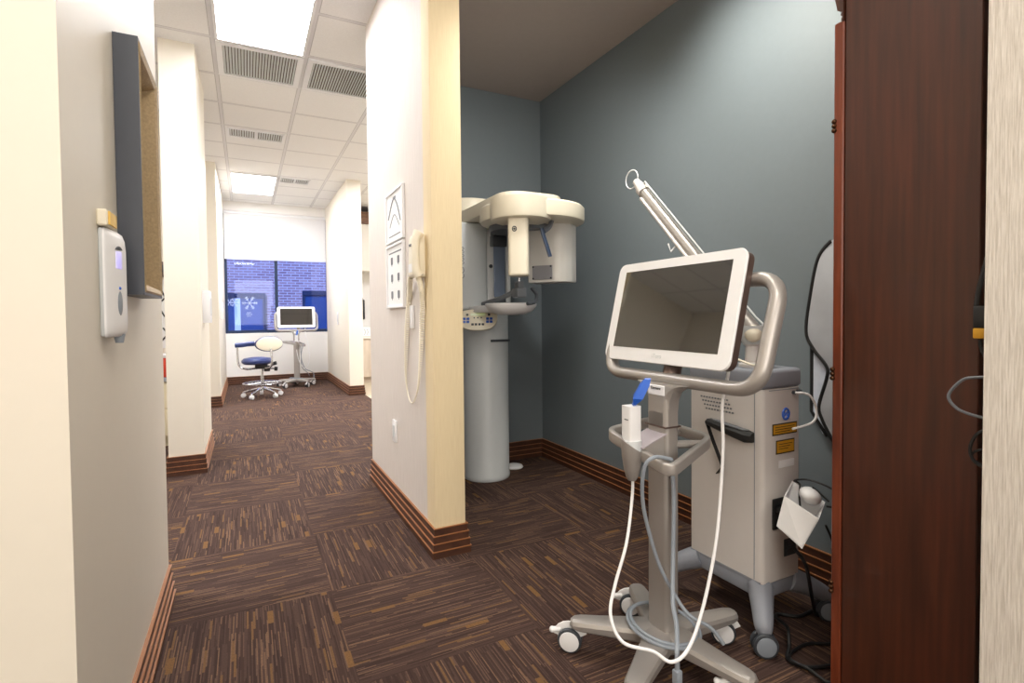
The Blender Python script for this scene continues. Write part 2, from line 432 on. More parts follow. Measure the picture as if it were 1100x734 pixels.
struct(MB().box((-2.7, 1.21, 0), (-2.6, FAR, H)), 'wall_left_outer', 'cream_wall')
struct(MB().box((-1.72, -2.6, 0), (-1.62, 2.43, H)), 'wall_entry_left', 'cream_wall')
struct(MB().box((-2.7, 2.33, 0), (-1.72, 2.43, H)), 'wall_entry_return', 'cream_wall')
struct(MB().box((-1.72, -2.7, 0), (3.3, -2.6, H)), 'wall_back', 'cream_wall')
struct(MB().box((3.2, -2.6, 0), (3.3, FAR, H)), 'wall_outer_right', 'cream_wall')
struct(MB().box((-2.6, 5.85, 0), (-0.62, 5.95, H)), 'wall_treatment_room', 'cream_wall')
# far wall with its window opening
wx0, wx1, wz0, wz1 = -0.30, 1.29, 0.852, 2.88
fw = MB()
fw.box((-2.7, FAR, 0), (wx0, FAR+0.2, H)).box((wx1+0.06, FAR, 0), (3.3, FAR+0.2, H))
fw.box((wx0, FAR, 0), (wx1+0.06, FAR+0.2, wz0)).box((wx0, FAR, wz1), (wx1+0.06, FAR+0.2, H))
struct(fw, 'wall_far', 'white_wall')

# baseboards: a ribbed profile swept along the wall foot
def baseboard(name, path, h=0.135, d=0.02):
    prof = []
    n = 4
    for i in range(n):
        z0, z1 = h*i/n, h*(i+1)/n
        prof += [(d-0.004*i, z0), (d-0.004*i, z0+(z1-z0)*.87), (d-0.004*i+0.003, z0+(z1-z0)*.90), (d-0.004*i+0.003, z1)]
    prof.append((0, h)); prof.insert(0, (0, 0))
    mb = MB(); P = [Vector((x, y, 0)) for x, y in path]; N = len(P)
    nrm = []
    for i in range(N):
        a = (P[i]-P[i-1]).normalized() if i > 0 else (P[1]-P[0]).normalized()
        b = (P[i+1]-P[i]).normalized() if i < N-1 else a
        na, nb = Vector((a.y, -a.x, 0)), Vector((b.y, -b.x, 0))
        s = (na+nb); s = s/(s.length**2)*2; nrm.append(s)
    bm = bmesh.new()
    V = [[bm.verts.new(P[i]+nrm[i]*x+Vector((0, 0, z))) for x, z in prof] for i in range(N)]
    K = len(prof)
    for i in range(N-1):
        for k in range(K-1):
            f = bm.faces.new((V[i][k], V[i+1][k], V[i+1][k+1], V[i][k+1]))
            f.material_index = 1 if (k >= 1 and (k-1) % 4 in (1, 2, 3) and k > 1 and (k-1) % 4 != 0) else 0
    bm.faces.new(V[0]); bm.faces.new(V[-1][::-1])
    bmesh.ops.recalc_face_normals(bm, faces=bm.faces)
    me = bpy.data.meshes.new('t'); bm.to_mesh(me); bm.free(); mb.bm.from_mesh(me); bpy.data.meshes.remove(me)
    return struct(mb, name, ['base_brown', 'base_edge'], ang=20)
baseboard('baseboard_left', [(-0.29, 2.43), (-0.29, 1.21), (-1.6, 1.21)][::-1])
baseboard('baseboard_left_end', [(-0.29, 2.43), (-1.6, 2.43)])
baseboard('baseboard_column', [(-0.50, 5.24), (-0.50, 4.33), (-0.284, 4.33), (-0.284, 5.24)][::1])
baseboard('baseboard_window_return', [(-0.60, 7.45), (-0.298, 7.45), (-0.298, FAR)])
baseboard('baseboard_far', [(-0.298, FAR), (1.29, FAR)])
baseboard('baseboard_pier', [(1.29, FAR), (1.29, 7.60), (1.482, 7.60), (1.482, FAR)])
baseboard('baseboard_partition', [(0.752, 3.60), (0.752, 2.27), (0.897, 2.27), (0.897, 3.556)])
baseboard('baseboard_alcove', [(0.897, 3.556), (2.067, 3.556), (2.067, 0.50)])

# window: frame, glazing, roller shade
wn = thing('window_1', (0.5, FAR+0.1, wz0), 'wide window in the far wall, lower half clear and tinted blue', 'window'); wn['kind'] = 'structure'
wf = MB()
for a, b in (((wx0, wz0), (wx1+.06, wz0+.05)), ((wx0, wz1-.05), (wx1+.06, wz1)), ((wx0, wz0+.05), (wx0+.04, wz1-.05)), ((wx1+.01, wz0+.05), (wx1+.06, wz1-.05)), ((0.455, wz0+.05), (0.505, wz1-.05))):
    wf.box((a[0], FAR+0.07, a[1]), (b[0], FAR+0.13, b[1]), .004, 1)
build(wf, 'window_frame', 'window_dark', wn)
build(MB().box((wx0+.03, FAR+.097, wz0+.03), (0.47, FAR+.103, wz1-.03)), 'pane', 'glass', wn)
build(MB().box((0.49, FAR+.097, wz0+.03), (wx1+.03, FAR+.103, wz1-.03)), 'pane', 'glass', wn)
sh = thing('roller_shade', (0.5, FAR+0.03, 2.09), 'white roller shade drawn down over the upper half of the window', 'shade')
build(MB().box((wx0+.01, FAR+.028, 2.10), (1.29, FAR+.031, 2.85)), 'shade_cloth', 'shade', sh)
build(MB().cyl((wx0+.005, FAR+.03, 2.855), (1.315, FAR+.03, 2.855), .024), 'roller', 'white_plastic', sh)
build(MB().box((wx0+.01, FAR+.022, 2.085), (1.29, FAR+.037, 2.108), .004), 'hem_bar', 'white_plastic', sh)
def flake(cx, cz, r, label):
    mb = MB(); y = FAR+.095
    for k in range(6):
        a = k*PI/3; c, s = math.cos(a), math.sin(a)
        mb.tube([(cx, y, cz), (cx+c*r, y, cz+s*r)], r*.05, 6)
        for t in (.5, .75):
            for d in (-.9, .9):
                b = a+d; mb.tube([(cx+c*r*t, y, cz+s*r*t), (cx+c*r*t+math.cos(b)*r*.28, y, cz+s*r*t+math.sin(b)*r*.28)], r*.04, 6)
    tag(build(mb, 'snowflake_decal', 'frost', origin=(cx, y, cz)), label, 'decal', 'snowflake decals on the window')
flake(0.065, 1.36, .12, 'largest snowflake decal, in the middle of the window glass above the stool')
flake(-0.16, 1.37, .075, 'snowflake decal beside the big one, second from the window edge')
flake(-0.235, 1.37, .06, 'snowflake decal nearest the edge of the window pane')
flake(0.05, 1.17, .05, 'small snowflake decal directly below the largest snowflake')

# the neighbouring brick building outside
bd = thing('brick_building', (0.6, 13.2, -1), 'pale brick building with dark window openings outside the window', 'building')
build(MB().box((-7, 13.2, -1), (9, 14, 3.7)), 'brick_wall', 'brick', bd)
for (x0, x1, z0, z1) in ((-0.75, 0.35, -0.6, 1.55), (1.25, 2.6, -0.6, 1.62)):
    f = build(MB().box((x0-.06, 13.12, z1), (x1+.06, 13.2, z1+.12), .01, 1).box((x0-.06, 13.14, z0), (x0, 13.2, z1)).box((x1, 13.14, z0), (x1+.06, 13.2, z1)), 'window_surround', 'window_dark', bd)
    build(MB().box((x0, 13.16, z0), (x1, 13.198, z1)), 'pane', 'dark_pane', f)
    build(MB().box(((x0+x1)/2-.02, 13.13, z0), ((x0+x1)/2+.10, 13.16, z1)), 'mullion', 'pale_grey', f)
struct(MB().box((-8, FAR+.2, -1.1), (10, 14, -1)), 'ground', 'outdoor_ground')

# ------------------------------------------------------------------ ceiling fixtures
def ceiling_light(x0, x1, y0, y1, label):
    t = thing('ceiling_light', ((x0+x1)/2, (y0+y1)/2, H), label, 'light', 'fluorescent ceiling panels')
    z0 = H-.018
    fr = MB()
    for a, b in (((x0, y0), (x1, y0+.02)), ((x0, y1-.02), (x1, y1)), ((x0, y0+.02), (x0+.02, y1-.02)), ((x1-.02, y0+.02), (x1, y1-.02))):
        fr.box((a[0], a[1], z0-.004), (b[0], b[1], H))
    build(fr, 'frame', 'white_plastic', t)
    build(MB().box((x0+.018, y0+.018, z0), (x1-.018, y1-.018, H-.006)), 'diffuser', 'panel', t)
ceiling_light(-0.150, 0.425, 2.97, 4.15, 'large lit fluorescent ceiling panel, the one nearest the partition wall')
ceiling_light(-0.150, 0.425, 7.82, 9.00, 'lit fluorescent ceiling panel near the far window')
def ceiling_vent(x0, x1, y0, y1, n, label, split=False):
    t = thing('ceiling_vent', ((x0+x1)/2, (y0+y1)/2, H), label, 'vent', 'slatted ceiling vents')
    z0 = H-.014; w = .040 if y1-y0 > .4 else .020
    fr = MB()
    for a, b in (((x0, y0), (x1, y0+w)), ((x0, y1-w), (x1, y1)), ((x0, y0+w), (x0+w, y1-w)), ((x1-w, y0+w), (x1, y1-w))):
        fr.box((a[0], a[1], z0), (b[0], b[1], H))
    if split: fr.box(((x0+x1)/2-.012, y0+w, z0), ((x0+x1)/2+.012, y1-w, H))
    build(fr, 'frame', 'white_plastic', t)
    build(MB().box((x0+w*.8, y0+w*.8, H-.003), (x1-w*.8, y1-w*.8, H)), 'backing', 'vent_dust', t)
    sl = MB()
    for i in range(n):
        x = x0+w+(x1-x0-2*w)*(i+.5)/n; p = (x1-x0-2*w)/n
        sl.prism([(x-p*.36, y0+w, H-.012), (x-p*.22, y0+w, H-.013), (x+p*.34, y0+w, H-.004), (x+p*.2, y0+w, H-.003)], (0, y1-y0-2*w, 0))
    build(sl, 'slats', 'pale_grey', t)
ceiling_vent(-0.150, 0.425, 4.19, 4.75, 25, 'square slatted ceiling vent touching the large lit panel')
ceiling_vent(0.455, 1.030, 4.19, 4.75, 25, 'square slatted ceiling vent half hidden by the partition wall')
ceiling_vent(-0.130, 0.405, 6.02, 6.30, 22, 'narrow two-part slatted vent halfway along the corridor ceiling', True)
ceiling_vent(0.455, 0.85, 7.84, 8.12, 16, 'narrow slatted vent beside the far lit ceiling panel', True)

# ------------------------------------------------------------------ left wall: dispenser, tag, picture
t = thing('hand_sanitizer_dispenser', (-0.29, 1.505, 1.055), 'white wall-mounted hand sanitizer dispenser with violet display', 'dispenser')
build(MB().box((-0.2905, 1.458, 1.062), (-0.280, 1.598, 1.307), .005, 2), 'back_plate', 'pale_grey', t)
plan = [(-.281, 1.452), (-.276, 1.455), (-.267, 1.476), (-.2585, 1.507), (-.2545, 1.536), (-.256, 1.562), (-.263, 1.586), (-.276, 1.602), (-.281, 1.604)]
plan = [(p.x, p.y) for p in catmull([(x, y, 0) for x, y in plan], 4)]
cv = [(1.060, .55, .90), (1.063, .78, .95), (1.072, .94, .985), (1.095, 1, 1), (1.264, 1, 1), (1.287, .93, .98), (1.301, .75, .93), (1.307, .45, .86)]
build(MB().rings([[(-.281+(x+.281)*fx, 1.528+(y-1.528)*fy, z) for x, y in plan] for z, fx, fy in cv]), 'cover', 'white_plastic', t, ang=50)
fmx = frame_mx((-.2610, 1.5005, 1.183), (.0085, .031, 0), (0, 0, 1))
build(MB().box((-.013, .035, -.001), (.013, .075, .0022), .002, 2, mx=fmx), 'display', 'lcd', t)
build(MB().prism([fmx @ Vector((-.015+.030*k/8, .079+.008*math.sin(PI*k/8), -.001)) for k in range(9)], fmx.to_3x3() @ Vector((0, 0, .004))), 'display_hood', 'dark_grey', t)
build(MB().ball(fmx @ Vector((.002, -.045, -.002)), 1, sc=(.014, .035, .005), mx=fmx.to_3x3().to_4x4()), 'sight_window', 'grey_plastic', t)
build(MB().ball(fmx @ Vector((.002, -.010, 0)), .004), 'indicator', 'blue', t)
build(MB().cyl((-0.268, 1.53, 1.045), (-0.268, 1.53, 1.066), .008, .012), 'nozzle', 'grey_plastic', t)
tg = thing('wall_tag', (-0.29, 1.5, 1.33), 'small yellow tag on the wall directly above the sanitizer dispenser', 'tag')
build(MB().box((-0.2905, 1.452, 1.3105), (-0.270, 1.535, 1.347), .003, 1), 'holder', 'ivory_plastic', tg)
build(MB().box((-0.2702, 1.46, 1.314), (-0.2665, 1.53, 1.344), .001, 1), 'card', 'yellow_tag', tg)

t = thing('picture_frame', (-0.29, 1.83, 1.16), 'dark framed picture with a gilt inner moulding on the cream wall', 'picture')
y0, y1, z0, z1 = 1.665, 1.985, 1.165, 1.835; xb, xf = -0.29, -0.235
o = MB()
for a, b in (((y0, z0), (y1, z0+.012)), ((y0, z1-.012), (y1, z1)), ((y0, z0+.012), (y0+.012, z1-.012)), ((y1-.012, z0+.012), (y1, z1-.012))):
    o.box((xb+.001, a[0], a[1]), (xf, b[0], b[1]))
build(o, 'outer_frame', 'frame_dark', t)
gm = MB()
def rect(x, i): return [(x, y0+i, z0+i), (x, y1-i, z0+i), (x, y1-i, z1-i), (x, y0+i, z1-i)]
R = [rect(xf-.001, .006), rect(xf+.003, .012), rect(xf-.002, .024), rect(xf-.036, .044), rect(xf-.043, .048), rect(xf-.046, .048), rect(xf-.046, .012)]
gm.rings(R, closed=True)
build(gm, 'gilt_moulding', 'gilt', t, ang=20)
build(MB().box((xb+.004, y0+.01, z0+.01), (xb+.012, y1-.01, z1-.01)), 'canvas', 'canvas', t)

# things seen through the gap behind the left wall
t = thing('base_cabinet', (-0.95, 5.6, 0), 'cream base cabinet seen through the gap behind the near wall', 'cabinet')
build(MB().box((-1.4, 5.35, 0.08), (-0.535, 5.85, 0.565), .004, 1).box((-1.38, 5.40, 0), (-0.555, 5.83, 0.08)), 'body', 'laminate', t)
for k, x in enumerate((-1.39, -0.965)):
    d = build(MB().box((x, 5.332, 0.10), (x+.42, 5.35, 0.33), .003, 1), 'door', 'laminate', t)
    build(MB().tube([(x+.15, 5.332, .31), (x+.15, 5.31, .31), (x+.27, 5.31, .31), (x+.27, 5.332, .31)], .005, 8), 'handle', 'steel', d)
    d = build(MB().box((x, 5.332, 0.34), (x+.42, 5.35, 0.555), .003, 1), 'drawer', 'laminate', t)
    build(MB().tube([(x+.15, 5.332, .45), (x+.15, 5.31, .45), (x+.27, 5.31, .45), (x+.27, 5.332, .45)], .005, 8), 'handle', 'steel', d)
build(MB().box((-1.42, 5.31, 0.565), (-0.515, 5.85, 0.595), .006, 2), 'countertop', 'grey_plastic', t)
t = thing('sharps_container', (-0.64, 5.5, 0.595), 'red sharps container on the cabinet behind the near wall', 'container')
build(MB().box((-0.78, 5.40, 0.596), (-0.545, 5.60, 0.765), .012, 2), 'body', 'red', t)
build(MB().box((-0.785, 5.395, 0.765), (-0.54, 5.605, 0.795), .008, 2), 'lid', 'white_plastic', t)
t = thing('ink_drawing', (-0.7, 5.84, 0.85), 'white sheet with black brush strokes on the wall above the red container', 'drawing')
build(MB().box((-1.05, 5.838, 0.83), (-0.53, 5.8505, 1.47)), 'sheet', 'paper', t)
st = MB()
for pts in ([(-.70, 1.38), (-.66, 1.30), (-.63, 1.33), (-.60, 1.26), (-.66, 1.20), (-.62, 1.16)], [(-.72, 1.22), (-.67, 1.12), (-.62, 1.08)], [(-.69, 1.02), (-.60, .88)], [(-.60, 1.03), (-.70, .90)], [(-.72, 1.33), (-.70, 1.27), (-.67, 1.30)]):
    st.tube(catmull([(x, 5.837, z) for x, z in pts], 5), .007, 6)
build(st, 'brush_strokes', 'black_ink', t)
t = thing('wall_box', (-0.64, 5.8, 1.48), 'dark brown wall box above the white ink drawing', 'box')
build(MB().box((-0.80, 5.75, 1.49), (-0.55, 5.8505, 1.63), .006, 2), 'body', 'bronze_dark', t)
build(MB().box((-0.79, 5.742, 1.53), (-0.56, 5.75, 1.60), .003, 1), 'panel', 'dark_grey', t)

# switches and plates
def plate(name, p, axis, w, h, label, cat, rocker=True, d=.012, group=None):
    t = thing(name, p, label, cat, group); x, y, z = p
    if axis == 'x':   # plate on a wall facing +x
        build(MB().box((x-.001, y-w/2, z-h/2), (x+d, y+w/2, z+h/2), .003, 2), 'cover_plate', 'white_plastic', t)
        if rocker: build(MB().box((x+d, y-w*.18, z-h*.28), (x+d+.004, y+w*.18, z+h*.28), .0015, 1), 'rocker', 'pale_grey', t)
    else:             # facing -x
        build(MB().box((x-d, y-w/2, z-h/2), (x, y+w/2, z+h/2), .003, 2), 'cover_plate', 'white_plastic', t)
        if rocker: build(MB().box((x-d-.004, y-w*.18, z-h*.28), (x-d, y+w*.18, z+h*.28), .0015, 1), 'rocker', 'pale_grey', t)
    return t
plate('paper_towel_box', (-0.284, 4.60, 1.19), 'x', .20, .24, 'white wall box on the side of the nearer cream column', 'box', True, .05)
plate('soap_box', (-0.298, 7.72, 1.20), 'x', .16, .22, 'white wall box on the wall return beside the window', 'box', True, .045)
plate('light_switch', (1.29, 8.55, 1.09), '-x', .10, .20, 'white light switch plate on the pier beside the window', 'switch')
plate('light_switch', (0.752, 2.578, 1.10), '-x', .05, .115, 'slim white switch plate under the wall phone', 'switch', False)
plate('wall_outlet', (0.752, 2.96, 0.45), '-x', .075, .125, 'white wall outlet low on the partition', 'outlet')

# partition: charts, phone
def chart(z0, z1, kind, label, ya=2.70, yb=3.06):
    t = thing('wall_chart', (0.752, (ya+yb)/2, z0), label, 'chart', 'framed charts on the partition')
    fr = MB(); x0, x1 = 0.734, 0.752; w = .014
    for a, b in (((ya, z0), (yb, z0+w)), ((ya, z1-w), (yb, z1)), ((ya, z0+w), (ya+w, z1-w)), ((yb-w, z0+w), (yb, z1-w))): fr.box((x0, a[0], a[1]), (x1-.0005, b[0], b[1]), .002, 1)
    build(fr, 'frame', 'white_plastic', t)
    build(MB().box((0.742, ya+.008, z0+.008), (0.7515, yb-.008, z1-.008)), 'sheet', 'paper', t)
    mk = MB()
    if kind == 'icons':
        for i in range(2):
            for j in range(3):
                cy, cz = ya+.11+i*.14, z0+.075+j*.095
                build(MB().box((0.7405, cy-.020, cz-.022), (0.7422, cy+.020, cz+.020), .008, 2, edges='x').box((0.7405, cy-.003, cz-.030), (0.7422, cy+.003, cz-.021)), 'symbol', 'ink', t)
        mk.box((0.7405, ya+.05, z1-.05), (0.7422, yb-.05, z1-.043))
    else:
        mk.tube(catmull([(0.7415, ya+.05, z0+.10), (0.7415, ya+.12, z0+.20), (0.7415, ya+.20, z0+.235), (0.7415, yb-.05, z0+.14)], 6), .004, 6)
        mk.tube(catmull([(0.7415, ya+.08, z0+.08), (0.7415, ya+.18, z0+.15), (0.7415, yb-.08, z0+.09)], 6), .002, 6)
        mk.box((0.7405, ya+.06, z0+.035), (0.7422, yb-.06, z0+.04)); mk.box((0.7405, ya+.15, z1-.05), (0.7422, yb-.15, z1-.035), .004, 1, edges='x')
    build(mk, 'print', 'ink', t)
    return t
chart(1.515, 1.80, 'arc', 'upper white framed chart with a curved line, beside the phone')
chart(1.15, 1.505, 'icons', 'lower white framed chart with six small grey symbols, beside the phone')

t = thing('wall_phone', (0.752, 2.41, 1.28), 'cream corded wall phone on the partition with its handset hung', 'phone')
build(MB().prism([(0.7525, 2.365, 1.285), (0.708, 2.365, 1.285), (0.698, 2.365, 1.30), (0.706, 2.365, 1.47), (0.714, 2.365, 1.488), (0.7525, 2.365, 1.488)], (0, .112, 0), bev=.006), 'base', 'ivory_plastic', t)
hs = MB()
hs.tube(catmull([(0.716, 2.352, 1.288), (0.704, 2.352, 1.315), (0.700, 2.352, 1.39), (0.704, 2.352, 1.46), (0.718, 2.352, 1.490)], 8), lambda s: .018+.008*abs(2*s-1)**2, 14, ry=.021, up=(0, 1, 0))
build(hs, 'handset', 'ivory_plastic', t)
build(MB().box((0.698, 2.405, 1.435), (0.7055, 2.455, 1.444), .001, 1), 'speaker_slot', 'ink', t)
build(MB().box((0.697, 2.40, 1.31), (0.7015, 2.46, 1.35), .001, 1), 'number_label', 'paper', t)
build(MB().cyl((0.73, 2.352, 1.30), (0.73, 2.366, 1.30), .007), 'cord_jack', 'dark_grey', t)
pth = catmull([(0.715, 2.365, 1.285), (0.735, 2.37, 1.20), (0.739, 2.40, 1.00), (0.739, 2.45, 0.80), (0.739, 2.515, 0.70), (0.739, 2.585, 0.665), (0.739, 2.65, 0.70), (0.739, 2.685, 0.80), (0.739, 2.66, 1.0), (0.739, 2.60, 1.2), (0.715, 2.49, 1.288)], 26)
cl = []; N = len(pth); acc = 0
for i in range(N-1):
    p, q = pth[i], pth[i+1]; tdir = (q-p).normalized(); a = tdir.cross(Vector((1, 0, 0))).normalized(); b = Vector((1, 0, 0))
    s = i/(N-1); amp = .0115*min(1, max(0.05, abs(s-.5)*5-.6))
    K = 7
    for k in range(K):
        acc += 2*PI/9
        cl.append(p.lerp(q, k/K)+a*amp*math.cos(acc)+b*amp*math.sin(acc))
build(MB().tube(cl, .0030, 5), 'coiled_cord', 'ivory_plastic', t)

# ------------------------------------------------------------------ beyond the partition on the right
t = thing('sink_cabinet', (1.95, 9.3, 0), 'greige base cabinet with white counter beside the far pier', 'cabinet')
build(MB().box((1.53, 8.95, 0.09), (2.9, FAR-.01, 0.74), .004, 1).box((1.53, 9.0, 0.004), (2.9, FAR-.02, 0.09)), 'body', 'greige_laminate', t)
for x in (1.535, 1.99, 2.445):
    d = build(MB().box((x, 8.93, 0.10), (x+.445, 8.95, 0.72), .003, 1), 'door', 'greige_laminate', t)
    build(MB().tube([(x+.38, 8.93, .62), (x+.38, 8.905, .62), (x+.38, 8.905, .50), (x+.38, 8.93, .50)], .006, 8), 'handle', 'steel', d)
build(MB().box((1.50, 8.91, 0.74), (2.92, FAR-.005, 0.775), .006, 2), 'countertop', 'white_laminate', t)
t = thing('wall_cabinet', (1.95, 9.6, 1.9), 'white wall cabinet with brown timber valance beside the far pier', 'cabinet')
build(MB().box((1.50, 9.30, 1.90), (2.9, FAR-.002, 2.72), .004, 1), 'body', 'white_laminate', t)
for x in (1.505, 1.97, 2.435): build(MB().box((x, 9.282, 1.91), (x+.455, 9.30, 2.71), .003, 1), 'door', 'white_laminate', t)
build(MB().box((1.49, 9.27, 2.72), (2.9, FAR-.002, 2.93), .004, 1), 'valance', 'wood_brown', t)
t = thing('towel_dispenser', (1.76, 9.7, 1.05), 'black towel dispenser above the far counter', 'dispenser')
build(MB().box((1.64, 9.62, 1.06), (1.92, FAR-.002, 1.42), .02, 3), 'housing', 'black', t)
build(MB().box((1.68, 9.612, 1.20), (1.88, 9.622, 1.38), .004, 1), 'window', 'screen', t)
build(MB().box((1.66, 9.66, 1.42), (1.90, FAR-.004, 1.45), .005, 1), 'lid', 'steel', t)
t = thing('tissue_box', (1.76, 9.2, 0.775), 'white printed tissue box on the far counter', 'box')
build(MB().box((1.64, 9.10, 0.776), (1.90, 9.28, 0.93), .006, 1), 'carton', 'paper', t)
pm = MB()
for i in range(5): pm.tube(catmull([(1.66+.045*i, 9.0995, .80), (1.68+.045*i, 9.0995, .85), (1.66+.045*i, 9.0995, .90)], 4), .004, 5)
build(pm, 'print', 'ink', t)

# ------------------------------------------------------------------ panoramic x-ray machine
px_, py_ = 1.461, 3.283
t = thing('panoramic_xray_machine', (px_, py_, 0), 'cream panoramic dental x-ray machine standing in the slate alcove', 'x-ray machine')
c = MB().lathe([(.156, 0), (.160, .006), (.160, .03), (.156, .036), (.156, 1.13), (.150, 1.15)], Matrix.Translation((px_, py_, 0)), 48)
build(c, 'column', 'pale_grey', t)
build(MB().box((px_-.03, py_-.1600, .930), (px_+.11, py_-.148, .945), .002, 1), 'column_slot', 'dark_grey', t)
# carriage that slides on the column
cg = MB().box((1.17, 3.10, 1.14), (1.405, 3.44, 1.70), .02, 3)
carr = build(cg, 'carriage', 'pale_grey', t)
build(MB().box((1.405, 3.11, 1.13), (1.46, 3.44, 1.665), .018, 3), 'carriage_rail', 'white_plastic', t)
build(MB().cyl((1.428, 3.105, 1.425), (1.428, 3.112, 1.425), .012), 'lock_knob', 'dark_grey', carr)
lettering('lettering', 'CC/ 66666', .045, frame_mx((1.225, 3.0995, 1.44), (0, 0, 1), (-1, 0, 0)), 'ink', carr)
build(MB().lathe([(.15, 1.64), (.17, 1.66), (.17, 1.862), (.163, 1.872), (.10, 1.876)], Matrix.Translation((1.375, 3.33, 0)), 40), 'column_cap', 'ivory_plastic', t)
build(MB().box((1.46, 3.16, 1.15), (1.485, 3.42, 1.66), .006, 2), 'cable_channel', 'dark_grey', t)
# overhead boom along the wall normal
def stadium(x0, x1, y0, y1, r, n=10):
    out = []
    for cx, cy, a0 in ((x1-r, y1-r, 0), (x0+r, y1-r, 90), (x0+r, y0+r, 180), (x1-r, y0+r, 270)):
        for k in range(n+1):
            a = math.radians(a0+90*k/n); out.append((cx+r*math.cos(a), cy+r*math.sin(a)))
    return out
build(MB().prism([(x, y, 1.70) for x, y in stadium(1.255, 1.655, 2.53, 3.44, .12)], (0, 0, .082), bev=.010, seg=2), 'boom', 'ivory_plastic', t)
# rotating arm: disc housing with a front lobe
ring = MB().lathe([(.27, 1.615), (.292, 1.622), (.296, 1.64), (.296, 1.695), (.285, 1.706), (.20, 1.709)], Matrix.Translation((1.462, 2.615, 0)), 56)
rot = build(ring, 'rotating_arm', 'ivory_plastic', t)
build(MB().lathe([(.14, 1.60), (.158, 1.606), (.162, 1.62), (.162, 1.71)], Matrix.Translation((1.315, 2.475, 0)), 40), 'sensor_mount', 'ivory_plastic', t)
build(MB().lathe([(.17, 1.585), (.18, 1.60), (.18, 1.616)], Matrix.Translation((1.43, 2.70, 0)), 40), 'bearing', 'mid_grey', rot)
# sensor head: narrow upright hood
hv = Vector((-.52, -.85, 0)).normalized(); lat = Vector((.85, -.52, 0)).normalized()
mxh = frame_mx((1.272, 2.42, 0), lat, (0, 0, 1))
build(MB().box((-.053, 1.315, -.045), (.053, 1.61, .05), .022, 4, mx=mxh, edges='y').box((-.05, 1.305, -.04), (.05, 1.32, .044), .01, 2, mx=mxh), 'sensor_head', 'ivory_plastic', t)
em = MB().tube([mxh @ Vector((-.018+.010*math.cos(a*PI/12), 1.545+.012*math.sin(a*PI/12), .0505)) for a in range(24)], .003, 6, closed=True)
em.cyl(mxh @ Vector((-.018, 1.545, .0495)), mxh @ Vector((-.018, 1.545, .0512)), .006, n=12)
build(em, 'ring_emblem', 'dark_grey', t)
# tube head: big curved box
nb = Vector((-.83, -.55, 0)).normalized(); la = Vector((.55, -.83, 0)).normalized()
mxb = frame_mx((1.575, 2.575, 0), la, (0, 0, 1))    # z out of the flat face (towards the sensor)
prof = [(-.135, .055), (.035, .055), (.065, .045), (.090, .02), (.105, -.02), (.108, -.09), (-.135, -.09)]
th = build(MB().prism([mxb @ Vector((x, 1.288, z)) for x, z in prof], (0, 0, .335), bev=.008, seg=2), 'tube_head', 'tube_white', t)
wp = MB().box((-.105, 1.305, .054), (.022, 1.385, .060), .003, 1, mx=mxb)
wpo = build(wp, 'collimator_plate', 'plate_grey', th)
for u in (-.097, .014):
    for v in (1.312, 1.378): build(MB().cyl(mxb @ Vector((u, v, .059)), mxb @ Vector((u, v, .063)), .005, n=10), 'screw', 'black', th)
# temple lever under the arm
build(MB().tube(catmull([(1.50, 2.46, 1.62), (1.46, 2.425, 1.575), (1.415, 2.405, 1.545)], 6), .013, 10), 'lever_arm', 'mid_grey', t)
build(MB().tube(catmull([(1.400, 2.40, 1.560), (1.405, 2.39, 1.52), (1.420, 2.378, 1.46), (1.432, 2.370, 1.41)], 6), .015, 10, ry=.010, up=(.5, -.8, 0)), 'temple_lever', 'lever_blue', t)
# patient mirror, supports and chin rest
build(MB().box((1.335, 2.86, 1.215), (1.41, 2.872, 1.52), .006, 2), 'mirror', 'clear_blue', t)
build(MB().box((1.325, 2.85, 1.52), (1.42, 2.90, 1.585), .006, 2).box((1.35, 2.87, 1.58), (1.40, 2.94, 1.63)), 'mirror_bracket', 'dark_grey', t)
build(MB().box((1.425, 2.86, 1.18), (1.447, 2.89, 1.60), .006, 2), 'mirror_post', 'pale_grey', t)
build(MB().lathe([(.02, 1.105), (.075, 1.108), (.120, 1.125), (.145, 1.155), (.148, 1.168), (.140, 1.172), (.02, 1.165)], Matrix.Translation((1.345, 2.66, 0)), 40).box((1.27, 2.72, 1.120), (1.43, 3.14, 1.165), .012, 2), 'chin_shelf', 'white_plastic', t)
build(MB().tube([(1.30, 2.95, 1.175), (1.31, 2.70, 1.205), (1.315, 2.53, 1.235)], .014, 10), 'bite_arm', 'mid_grey', t)
build(MB().box((1.29, 2.47, 1.20), (1.345, 2.54, 1.25), .006, 2).box((1.30, 2.48, 1.25), (1.335, 2.53, 1.285), .004, 2), 'bite_block', 'mid_grey', t)
build(MB().cyl((1.318, 2.505, 1.285), (1.318, 2.505, 1.305), .008), 'bite_pin', 'steel', t)
build(MB().tube(catmull([(1.35, 2.475, 1.165), (1.405, 2.49, 1.175), (1.44, 2.53, 1.215), (1.425, 2.56, 1.255)], 6), .010, 10), 'chin_handle', 'dark_grey', t)
